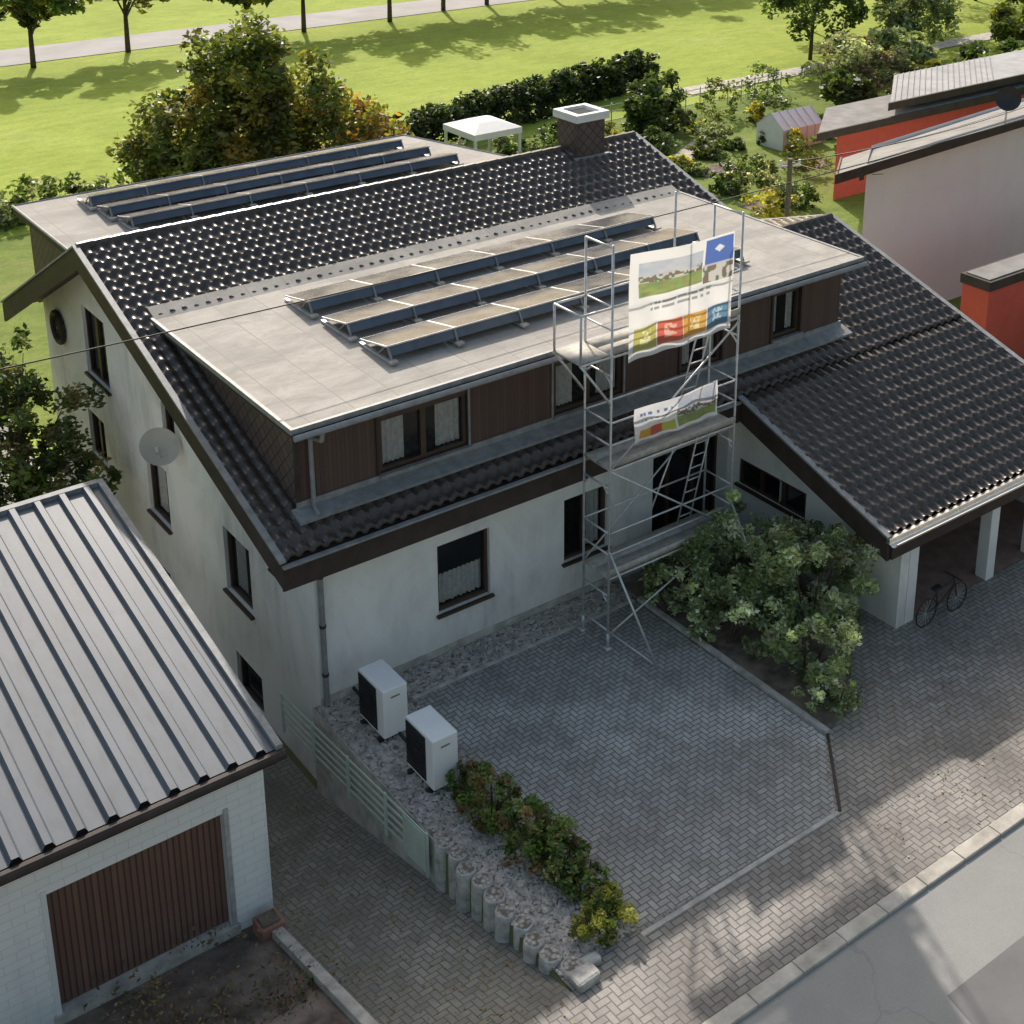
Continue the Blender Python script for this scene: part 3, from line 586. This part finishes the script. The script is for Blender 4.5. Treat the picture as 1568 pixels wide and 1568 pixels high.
def b2(u,v):
    if .5<u<.98 and .06<v<.9: return scene_pic((u-.5)/.48,(v-.06)*1.1)
    if .66<v<.92 and .06<u<.48: return [(.66,.38,.08),(.60,.13,.09),(.50,.52,.12)][min(2,int((u-.06)/.14))]
    if abs(v-.25)<.04 and .08<u<.44 and vn(u*60,3)>.35: return (.15,.22,.45)
    if abs(v-.42)<.03 and .08<u<.40 and vn(u*80,3)>.4: return (.35,.36,.38)
    return W
banner("advertising_banner",[(4.96,7.17),(7.22,7.10),(7.2,5.36),(4.94,5.32)],b1)
banner("advertising_banner",[(5.1,4.45),(6.95,4.47),(6.98,3.80),(5.12,3.82)],b2,120,60)
# ---------------- heat pumps ----------------
def heatpump(x,y):
    e=empty("heat_pump"); mb=MB(); mb.box((x,y,.10),(x+.44,y+.76,.97),'white'); mb.make("casing",e,bevel=.02)
    mb=MB(); mb.box((x-.012,y+.20,.16),(x-.001,y+.74,.92),'black')
    for i in range(13): z=.19+i*.057; mb.box((x-.022,y+.21,z),(x-.0125,y+.73,z+.014),'black')
    for q in range(3):
        R0=.1+.07*q
        for i in range(20):
            a=2*math.pi*i/20;b=2*math.pi*(i+1)/20; mb.tube((x-.024,y+.47+R0*math.cos(a),.55+R0*math.sin(a)),(x-.024,y+.47+R0*math.cos(b),.55+R0*math.sin(b)),.006,'black',4)
    mb.box((x+.14,y-.004,.80),(x+.30,y-.001,.83),'trim'); mb.make("fan_grille",e)
    mb=MB()
    for yy in (y+.08,y+.6): mb.box((x-.05,yy,.015),(x+.49,yy+.08,.07),'black'); mb.box((x+.02,yy+.01,.07),(x+.08,yy+.07,.10),'black'); mb.box((x+.36,yy+.01,.07),(x+.42,yy+.07,.10),'black')
    mb.make("feet",e)
heatpump(.36,-1.42); heatpump(.36,-2.85)
mb=MB(); mb.path([(.6,-.64,.15),(.6,-.3,.1),(.6,-.02,.12)],.03,'black'); mb.path([(.6,-2.05,.12),(.62,-1.44,.12)],.03,'black'); mb.make("heat_pump_pipes")
# ---------------- fence ----------------
mb=MB(); zt=lambda y:.15-.0877*(y+3.56)
for y in (-3.56,-2.4,-1.25,-.1,1.0): mb.box((-.23,y-.02,zt(y)-.75),(-.19,y+.02,zt(y)+.02),'fence')
def rail(z0,z1,y0,y1,x0=-.22,x1=-.20): mb.box((x0,y0,0),(x1,y1,1),'fence',lambda p:(p[0],p[1],zt(p[1])+(z1 if p[2]>.5 else z0)))
for d in (0,-.14,-.28,-.42,-.56): rail(d-.035,d,-3.56,1.0)
rail(-.66,-.005,-3.56,-2.95,-.245,-.235)
mb.make("metal_fence")
# ---------------- garage ----------------
gar=empty("garage"); zgar=lambda y:2.0+.181*(y+2.75)
mb=MB(); go=[(-5.1,-2.72,-.86,1.04)]; TG=lambda u,z,w:(u,-2.45+w,z)
wallgrid(mb,-9.5,-2.1,-1.3,lambda u:1.9,go,TG,'pbrick')
u0,u1,z0,z1=go[0]
for P in ([(u0,z0),(u0,z1)],[(u1,z0),(u1,z1)],[(u0,z1),(u1,z1)]):
    (a,b),(c_,d)=P; mb.poly([TG(a,b,0),TG(c_,d,0),TG(c_,d,.14),TG(a,b,.14)],'whitewin')
mb.poly([(-2.1,-2.45,-1.6),(-2.1,3.3,-1.9),(-2.1,3.3,zgar(3.3)-.1),(-2.1,-2.45,zgar(-2.45)-.1)],'pbrick'); mb.poly([(-9.5,3.3,-1.9),(-2.1,3.3,-1.9),(-2.1,3.3,3),(-9.5,3.3,3)],'pbrick'); mb.make("walls",gar)
mb=MB(); mb.poly([TG(u0,z0,.12),TG(u1,z0,.12),TG(u1,z1,.12),TG(u0,z1,.12)],'garagedoor')
for i in range(28): x=u0+(i+.5)*(u1-u0)/28; mb.box((x-.028,-2.345,z0+.02),(x+.028,-2.333,z1),'garagedoor')
mb.box((u0-.1,-2.50,z0-.16),(u1+.1,-2.33,z0),'concrete')
mb.box((u1,-2.47,z0),(u1+.07,-2.452,z1+.07),'greymetal'); mb.box((u0-.07,-2.47,z0),(u0,-2.452,z1+.07),'whitewin'); mb.make("garage_door",gar)
mb=MB(); per=.40; prof=[(0,0),(.05,.0),(.09,.075),(.18,.075),(.22,0),(.40,0)]
x=-9.6; Xs=[];Hs=[]
while x<-2.1:
    for a,h in prof[:-1]:
        if x+a<=-2.02: Xs.append(x+a);Hs.append(h)
    x+=per
Xs.append(-2.02);Hs.append(0)
for a in range(len(Xs)-1):
    mb.poly([(Xs[a],-2.80,zgar(-2.80)+Hs[a]),(Xs[a+1],-2.80,zgar(-2.80)+Hs[a+1]),(Xs[a+1],3.55,zgar(3.55)+Hs[a+1]),(Xs[a],3.55,zgar(3.55)+Hs[a])],'sheet')
mb.make("sheet_roof",gar)
mb=MB(); G=lambda x0,x1,y0,y1,o0,o1,k:mb.box((x0,y0,0),(x1,y1,1),k,lambda p:(p[0],p[1],zgar(p[1])+(o1 if p[2]>.5 else o0)))
G(-9.6,-2.04,-2.74,3.5,-.12,-.01,'fascia'); G(-2.06,-1.96,-2.84,3.58,.005,.08,'trim'); G(-2.035,-2.0,-2.82,3.58,-.2,.0,'fascia'); G(-9.6,-2.06,3.5,3.6,-.02,.08,'trim')
mb.tube((-9.6,-2.87,1.93),(-1.95,-2.87,1.93),.075,'fascia',10); mb.box((-9.6,-2.80,1.76),(-2.04,-2.76,1.97),'fascia')
mb.make("roof_edges",gar)
# ---------------- neighbours right ----------------
sh=lambda x,y,y0=7.2:x+(y-y0)*1.17
nb=empty("neighbour_house"); mb=MB(); NX,NY=21.6,7.8
mb.poly([(NX,NY,-2),(36,NY,-2),(36,NY,4.2),(NX,NY,3.6)],'stucco_n'); mb.poly([(NX,NY,-2),(NX+4.9,NY+4,-2),(NX+4.9,NY+4,2.4),(NX,NY,3.6)],'stucco_n'); mb.poly([(NX+4.9,NY+4,-2),(36,NY+4,-2),(36,NY+4,2.9),(NX+4.9,NY+4,2.4)],'stucco_n')
mb.make("walls",nb)
mb=MB(); zn=lambda p,o:(sh(p[0],p[1]) if p[0]<25 else p[0],p[1],3.68+.037*(p[0]-19.65)-.33*(p[1]-7.2)+o)
mb.box((19.7,7.25,0),(36.4,12.2,1),'gravelroof',lambda p:zn(p,.0 if p[2]>.5 else -.1))
mb.box((19.62,7.16,0),(36.4,7.25,1),'fascia',lambda p:zn(p,.06 if p[2]>.5 else -.22))
mb.box((19.62,7.25,0),(19.7,12.2,1),'fascia',lambda p:zn(p,.06 if p[2]>.5 else -.22))
for x in (20.6,): mb.box((x,7.2,0),(x+.2,7.8,1),'fascia',lambda p:zn(p,-.12 if p[2]>.5 else -.34))
mb.make("roof",nb)
mb=MB(); c=Vector((27.6,7.6,4.6)); ax=Vector((-.7,-.6,.35)).normalized(); a=ax.orthogonal().normalized(); b=ax.cross(a); rings=[]
for r in [0,.15,.28,.38]: rings.append([tuple(c+ax*(r*r*.7)+a*r*math.cos(2*math.pi*k/20)+b*r*math.sin(2*math.pi*k/20)) for k in range(20)])
for p,q in zip(rings[:-1],rings[1:]):
    for k in range(20): mb.poly([p[k],p[(k+1)%20],q[(k+1)%20],q[k]],'black')
mb.tube((27.65,7.65,3.8),(27.65,7.65,4.7),.03,'greymetal'); mb.make("satellite_dish",smooth=True)
an=empty("red_annex"); mb=MB(); mb.box((19.9,2.2,-1.6),(30,3.0,1.85),'red'); mb.make("walls",an); mb=MB(); mb.box((19.85,2.15,1.85),(30,3.05,2.1),'fascia'); mb.box((19.95,2.25,2.1),(29.9,2.95,2.13),'gravelroof'); mb.make("roof",an)
an=empty("flat_roof_building"); mb=MB(); s8=lambda p:(p[0]+(p[1]-16.7)*1.25,p[1],p[2]) if p[0]<40 else p
mb.box((30.3,17.0,-1.7),(48,19.0,.95),'red',s8); mb.make("walls",an); mb=MB()
mb.box((29.3,16.7,1.1),(48,19.2,1.3),'gravelroof',s8); mb.box((29.25,16.6,1.04),(48,16.7,1.34),'fascia',s8)
mb.box((33.2,17.0,1.62),(48,20.2,1.75),'panelroof',s8)
for i in range(18): mb.box((33.4+i*.36,17.0,1.752),(33.44+i*.36,20.2,1.785),'trim',s8)
mb.box((33.1,16.9,1.5),(48,17.0,1.8),'fascia',s8); mb.make("roof",an)
# ---------------- bicycle ----------------
mb=MB(); bx,by,bz=10.0,-4.4,.32
for cx in (-.42,.42):
    for i in range(20):
        a=2*math.pi*i/20;b=2*math.pi*(i+1)/20; mb.tube((bx+cx+.27*math.cos(a),by,bz+.27*math.sin(a)-.04),(bx+cx+.27*math.cos(b),by,bz+.27*math.sin(b)-.04),.014,'black',6)
    for i in range(8): a=math.pi*i/8; mb.tube((bx+cx+.26*math.cos(a),by,bz-.04+.26*math.sin(a)),(bx+cx-.26*math.cos(a),by,bz-.04-.26*math.sin(a)),.003,'greymetal',4)
for a,b in (((-.42,-.04),(-.12,-.02)),((-.12,-.02),(-.2,.36)),((-.2,.3),(.28,.34)),((-.12,-.02),(.3,.25)),((.26,.42),(.42,-.04)),((-.42,-.04),(-.18,.28))): mb.tube((bx+a[0],by,bz+a[1]),(bx+b[0],by,bz+b[1]),.014,'black',6)
mb.tube((bx+.26,by-.2,bz+.44),(bx+.26,by+.2,bz+.44),.013,'black',6); mb.box((bx-.3,by-.05,bz+.36),(bx-.1,by+.05,bz+.40),'black'); mb.make("bicycle")
# ---------------- garden items ----------------
gb=empty("garden_pavilion"); mb=MB(); gx,gy=22.4,28.4; w=1.15
for sx in (-1,1):
    for sy in (-1,1): mb.box((gx+sx*w*.93-.05,gy+sy*w*.93-.05,-1.6),(gx+sx*w*.93+.05,gy+sy*w*.93+.05,.2),'whitewin')
mb.make("posts",gb); mb=MB()
A=[(gx-w,gy-w),(gx+w,gy-w),(gx+w,gy+w),(gx-w,gy+w)]
for a,b in zip(A,A[1:]+A[:1]):
    a2=(gx+(a[0]-gx)*.4,gy+(a[1]-gy)*.4,.5); b2_=(gx+(b[0]-gx)*.4,gy+(b[1]-gy)*.4,.5)
    mb.poly([(*a,.25),(*b,.25),b2_,a2],'canopy'); mb.poly([(*a,.0),(*b,.0),(*b,.25),(*a,.25)],'canopy'); mb.poly([a2,b2_,(gx,gy,.6)],'canopy')
mb.make("canopy",gb)
mb=MB(); gx,gy=35.3,23.8
Q=lambda x,y,z:(gx+x,gy+y,z-1.6)
for x in (-1.2,1.2): mb.poly([Q(x,-.8,0),Q(x,.8,0),Q(x,.8,.9),Q(x,0,1.5),Q(x,-.8,.9)],'canopy')
for s_ in (-1,1): mb.poly([Q(-1.2,.8*s_,0),Q(1.2,.8*s_,0),Q(1.2,.8*s_,.9),Q(-1.2,.8*s_,.9)],'canopy'); mb.poly([Q(-1.2,.8*s_,.9),Q(1.2,.8*s_,.9),Q(1.2,0,1.5),Q(-1.2,0,1.5)],'canopy')
for i in range(6): x=-1.2+.48*i; mb.path([Q(x,-.81,0),Q(x,-.81,.9),Q(x,0,1.52),Q(x,.81,.9)],.02,'greymetal',5)
mb.make("greenhouse")
mb=MB(); mb.tube((24.15,13.15,-1.7),(24.15,13.15,2.05),.11,'wood',10,.085); mb.tube((23.8,13.3,1.8),(24.5,13.0,1.8),.03,'greymetal')
for d in (-.3,0,.3): mb.tube((24.15+d,13.15-d*.43,1.8),(24.15+d,13.15-d*.43,2.0),.04,'whitewin')
mb.make("utility_pole")
for px,py in ((-16,1.6),(36,1.45)):
    mb=MB(); mb.tube((px,py,-1.7),(px,py,7.2),.12,'wood',10,.09); mb.tube((px,py-.4,6.9),(px,py+.4,6.9),.03,'greymetal'); mb.make("utility_pole")
def wire(a,b,sag,r=.012,k='black'):
    mb=MB(); pts=[]
    for i in range(41):
        t=i/40; pts.append((a[0]+(b[0]-a[0])*t,a[1]+(b[1]-a[1])*t,a[2]+(b[2]-a[2])*t-sag*4*t*(1-t)))
    mb.path(pts,r,k,5); mb.make("overhead_wire")
wire((-16,1.6,6.9),(36,1.45,7.2),.75); wire((24.15,13.15,1.95),(29.5,7.2,4.6),.3,.012); wire((24.4,13.05,1.95),(30.5,7.2,4.6),.3,.012); wire((24.15,13.15,1.95),(21.6,7.2,3.4),.15,.01)
mb=MB()
for i in range(14):
    x=30+i*.9; mb.tube((x,30.6,-1.6),(x,30.6,-.5),.03,'fence',6)
for z in (-.6,-.9,-1.3): mb.tube((30,30.6,z),(41.7,30.6,z),.018,'fence',5)
mb.make("garden_fence")
mb=MB(); mb.poly([(21,19,-1.585),(33,26,-1.585),(32.6,26.8,-1.585),(20.6,19.8,-1.585)],'kerb'); mb.make("garden_path")
mb=MB()
for (x,y,a,b) in ((26,24,3,1.4),(30,22.6,2.4,1.2),(33.5,21,2,1.4),(24,22,2.2,1),(28.5,18,2.4,1.2)): mb.poly([(x-a/2,y-b/2,-1.58),(x+a/2,y-b/2,-1.58),(x+a/2,y+b/2,-1.58),(x-a/2,y+b/2,-1.58)],'soil')
mb.make("flower_bed_soil")
# ---------------- vegetation ----------------
Z0=-1.6
tree("autumn_tree",(11.0,25,Z0),8.0,[(10.3,25,2.4,2.5,2.2,2.3),(10.7,25,4.6,1.8,1.7,1.8,G2),(12.2,24.8,3.4,1.7,1.6,1.7,G2),(8.4,25.2,2.0,1.8,1.7,1.8,G2),(8.0,25.2,-.1,1.9,1.6,1.5),(13.4,24.6,1.6,2.0,1.8,2.0,G2+G3),(15.1,24.6,1.1,1.6,1.5,1.8,G3),(11.6,24.4,.0,2.6,1.6,1.5)],38000,.125,G2+[(.22,.16,.04)],trunk=.2,clump=.27,clumps=80,shell=.25)
for i,(x,h) in enumerate(((14,1.0),(19.6,1.1),(26.5,.8),(30.3,1.),(36.2,1.25),(41,1.4),(44.5,1.5),(50,1.5),(53,1.3),(59,1.5),(64,1.4),(69,1.5))):
    y=59.0+rng.random()+(2.5*rng.random() if i>4 else 0); tree("roadside_tree",(x,y,Z0),6.5*h,[(x,y,Z0+4.6*h,2.1*h,2.1*h,2.1*h),(x+1.1*h,y-.5,Z0+3.7*h,1.6*h,1.5*h,1.2*h),(x-1.0*h,y+.4,Z0+3.7*h,1.6*h,1.5*h,1.2*h)],4000,.22,G2+G1,trunk=.16,clump=.26,clumps=26)
def T1(x,y,r,h,pal,n=4500,name="garden_tree",size=.17): tree(name,(x,y,Z0),h,[(x,y,Z0+h*.62,r,r,h*.38),(x+.4*r,y-.3*r,Z0+h*.5,r*.7,r*.7,h*.3)],n,size,pal,trunk=.12,clump=.27,clumps=34)
T1(48.9,35.4,3.0,8.5,G1,8000); T1(42.4,26.4,2.3,3.4,G4+[(.2,.17,.12)],7000,size=.12); T1(54,33,2.2,5.5,G4); T1(60,38,3,7,G1); T1(66,34,3,7,G1); T1(58,28,2,3.2,G2); T1(50,24,2,3,G1); T1(72,42,4,9,G1); T1(80,46,4,9,G5); T1(64,27,2.5,5,G4); T1(55,41,2.6,7.5,G1,5000); T1(48,29,1.8,2.6,G4); T1(39.5,24.5,1.2,2.4,G1,3000); T1(45,23,1.6,2.6,G2,3000)
shrub("garden_bush",[(32,28.8,-.6,1.4,1.4,1.3)],5000,.13,G1,clumps=40)
YEL=[(.42,.36,.05),(.22,.25,.05)]; WHT=[(.55,.55,.45),(.14,.19,.07),(.3,.33,.18)]
gl=[(27.4,17.1,.9,.9,YEL),(29,15.9,1.0,1.5,WHT),(24.5,27,.9,1.2,G1),(26,25.5,.8,.9,G4),(27.5,27.5,.9,1.3,G2),(29.5,26,1,.8,G1),(31,24.5,.7,.7,G2),(33,26,.8,.8,G4),(28,23,.7,.6,G2),(30.5,21.5,1.2,.8,G1),(33,20.5,1.0,1.2,G2),(26,21.5,.6,.6,G4),(37.5,27,1.3,1.0,G1),(38,22.5,.9,1.2,G4),(36,29,1,1.6,G2),(23.5,22.5,1,1,G1),(25,19.5,.9,.9,G2),(28,20,.7,1.1,G1),(31,18.4,1,.8,G1),(24.8,16.2,.7,.8,G2),(40,30,1.2,1.6,G1),(20.5,27.5,.8,1.6,G4)]
for i in range(60): gl.append((rng.uniform(21,40),rng.uniform(19,30) if i%4 else rng.uniform(14,19)*1.0,rng.uniform(.25,.7),rng.uniform(.3,1.0),[G1,G2,G4,YEL,WHT,G1][i%6]))
for (x,y,r,h,pal) in gl:
    if x>28.5 and y<20.5 and (x-29)>(y-16.7)*1.1: continue
    shrub("garden_bush",[(x,y,Z0+h*.5,r,r,h*.6)],900,.085,pal,clumps=26,stems=False)
hb=[]
for i in range(30): t=i/29; hb+=[(18.6+t*19,31.6+t*4.6,-.35,.75,.6,.6),(18.6+t*19,31.5+t*4.6,-1.05,.8,.65,.7)]
V,F,C=leaves(hb,26000,.12,G5+[(.06,.085,.03)],clumps=30,shell=.5,clump=.3); fastmesh("hedge",V,F,'leaf',C)
hb=[(2+i*.95,33.5-.12*i+.4*math.sin(i*2),-1.0+.25*math.sin(i*1.7),.8,.8,.75) for i in range(11)]+[(-9+i*1.1,33.6+.3*math.sin(i*2),-.9,.8,.8,.8) for i in range(10)]
V,F,C=leaves(hb,12000,.12,G1+G4,clumps=24,shell=.5,clump=.33); fastmesh("hedgerow",V,F,'leaf',C)
tree("side_tree",(-2.1,8.7,Z0),6.2,[(-2.2,8.9,3.1,1.0,1.0,1.0),(-1.8,8.7,2.0,1.3,1.2,1.1),(-2.6,8.2,.7,1.2,1.1,1.2),(-1.2,8.2,1.0,.9,1.0,.9),(-1.5,7.8,.0,1.0,1.0,.8)],15000,.07,G1+[(.16,.14,.07)],trunk=.1,clump=.20,clumps=60,shell=.2)
tree("side_tree",(-3.0,11.5,Z0),5.0,[(-3.0,11.5,2.6,1.2,1.3,1.2,G3),(-2.6,12.5,1.5,1.1,1.1,1.2,G2)],4500,.09,G3,trunk=.1)
shrub("large_shrub",[(7.3,-2.2,1.1,1.1,1.25,1.05),(7.9,-3.2,1.0,1.05,1.1,1.05),(7.0,-4.0,.65,.8,.95,.75),(6.5,-1.4,.7,.65,.75,.7),(6.6,-4.9,.3,.45,.5,.42),(7.9,-1.6,.6,.9,.9,.6),(6.5,-2.6,.6,.6,.8,.6)],34000,.048,sc_(G4,1.3)+[(.62,.64,.52),(.18,.21,.10)],clump=.16,clumps=90,shell=.35)
shrub("shrub_border",[(.8,-3.2,.28,.32,.38,.36),(.75,-3.8,.36,.42,.45,.42),(.85,-4.5,.34,.48,.48,.42),(.95,-5.1,.30,.42,.42,.36),(1.0,-5.6,.24,.34,.36,.3)],14000,.034,sc_(G1,1.7)+[(.22,.22,.10),(.24,.15,.08)],clump=.22,clumps=60)
shrub("golden_shrub",[(.8,-6.25,.18,.42,.32,.24),(1.05,-6.0,.15,.25,.22,.2)],5000,.028,[(.38,.37,.09),(.22,.26,.06)],clump=.25,clumps=40)
V,F,C=leaves([(-3.8,-4.6,-.55,1.6,2.0,.06)],3000,.035,[(.2,.11,.07),(.11,.13,.04),(.24,.17,.09)],clumps=60,shell=0); fastmesh("leaf_litter",V,F,'leaf',C)
m_=700; P=np.stack([rng.uniform(-2.1,-.3,m_),rng.uniform(-7.8,0,m_),np.zeros(m_)],1); P2=np.stack([rng.uniform(5,12,m_),rng.uniform(-8,-4.4,m_),np.zeros(m_)],1); P=np.concatenate([P,P2])
P[:,2]=[zg(x,y)+.02 for x,y,_ in P]; a=rng.random(len(P))*6.28; s=(.012+.016*rng.random(len(P)))[:,None]; d=np.stack([np.cos(a),np.sin(a),0*a],1)*s; e_=np.stack([-np.sin(a),np.cos(a),.3+0*a],1)*s*.6
V=np.stack([P-d,P-e_,P+d,P+e_],1).reshape(-1,3); V[:,2]=np.maximum(V[:,2],np.repeat(P[:,2],4)-.008); cc=np.array([(.30,.18,.08),(.2,.2,.06),(.38,.27,.12)])[rng.integers(0,3,len(P))]
fastmesh("fallen_leaves",V,np.arange(len(V)).reshape(-1,4),'leaf',np.repeat(cc,4,0))
mb=MB(); mb.poly([(-300,60.2,-1.60),(400,60.2,-1.60),(400,64.6,-1.60),(-300,64.6,-1.60)],'farroad'); mb.make("country_road")
mb=MB(); mb.poly([(38,33.0,-1.59),(200,32.2,-1.59),(200,33.8,-1.59),(38,34.4,-1.59)],'kerb'); mb.make("footpath")
hb=[(-60+i*9,95+6*math.sin(i),1.5,6,3,4) for i in range(32)]
V,F,C=leaves(hb,20000,.5,G1,clumps=24); fastmesh("distant_treeline",V,F,'leaf',C)
# ---------------- scale ----------------
for o in list(sc.objects):
    if o.parent is None: o.location=o.location*S; o.scale=(S,S,S)
# ---------------- light ----------------
sd=Vector((.45,1,.785)).normalized()
l=bpy.data.lights.new("sun","SUN"); l.energy=4.4; l.angle=math.radians(.8); l.color=(1,.93,.85); lo_=bpy.data.objects.new("sun",l); link(lo_); lo_.rotation_mode='QUATERNION'; lo_.rotation_quaternion=(-sd).to_track_quat('-Z','Y')
w=bpy.data.worlds.new("World"); sc.world=w; w.use_nodes=True; nt=w.node_tree; bg=nt.nodes["Background"]; sk=nt.nodes.new("ShaderNodeTexSky"); sk.sky_type='NISHITA'; sk.sun_disc=False
sk.air_density=1.9; sk.dust_density=5.0; sk.ozone_density=1.6
sk.sun_elevation=math.asin(sd.z); sk.sun_rotation=math.atan2(sd.x,sd.y); nt.links.new(sk.outputs[0],bg.inputs[0]); bg.inputs[1].default_value=.15
sc.view_settings.view_transform='Standard'; sc.view_settings.look='None'; sc.view_settings.exposure=0
# ---------------- camera ----------------
az,pt,ro=.6429,.3159,.0011
F_=Vector((math.sin(az)*math.cos(pt),math.cos(az)*math.cos(pt),-math.sin(pt))); R_=Vector((math.cos(az),-math.sin(az),0)); U_=R_.cross(F_)
c=bpy.data.cameras.new("camera"); c.sensor_width=36; c.lens=2172.3/1568*36; c.shift_x=-63/1568; c.shift_y=-460.5/1568; c.clip_end=3000; c.clip_start=.1
co=bpy.data.objects.new("camera",c); link(co); m4=Matrix((( R_.x,U_.x,-F_.x,-8.548*S),(R_.y,U_.y,-F_.y,-17.671*S),(R_.z,U_.z,-F_.z,14.72*S),(0,0,0,1))); co.matrix_world=m4; sc.camera=co
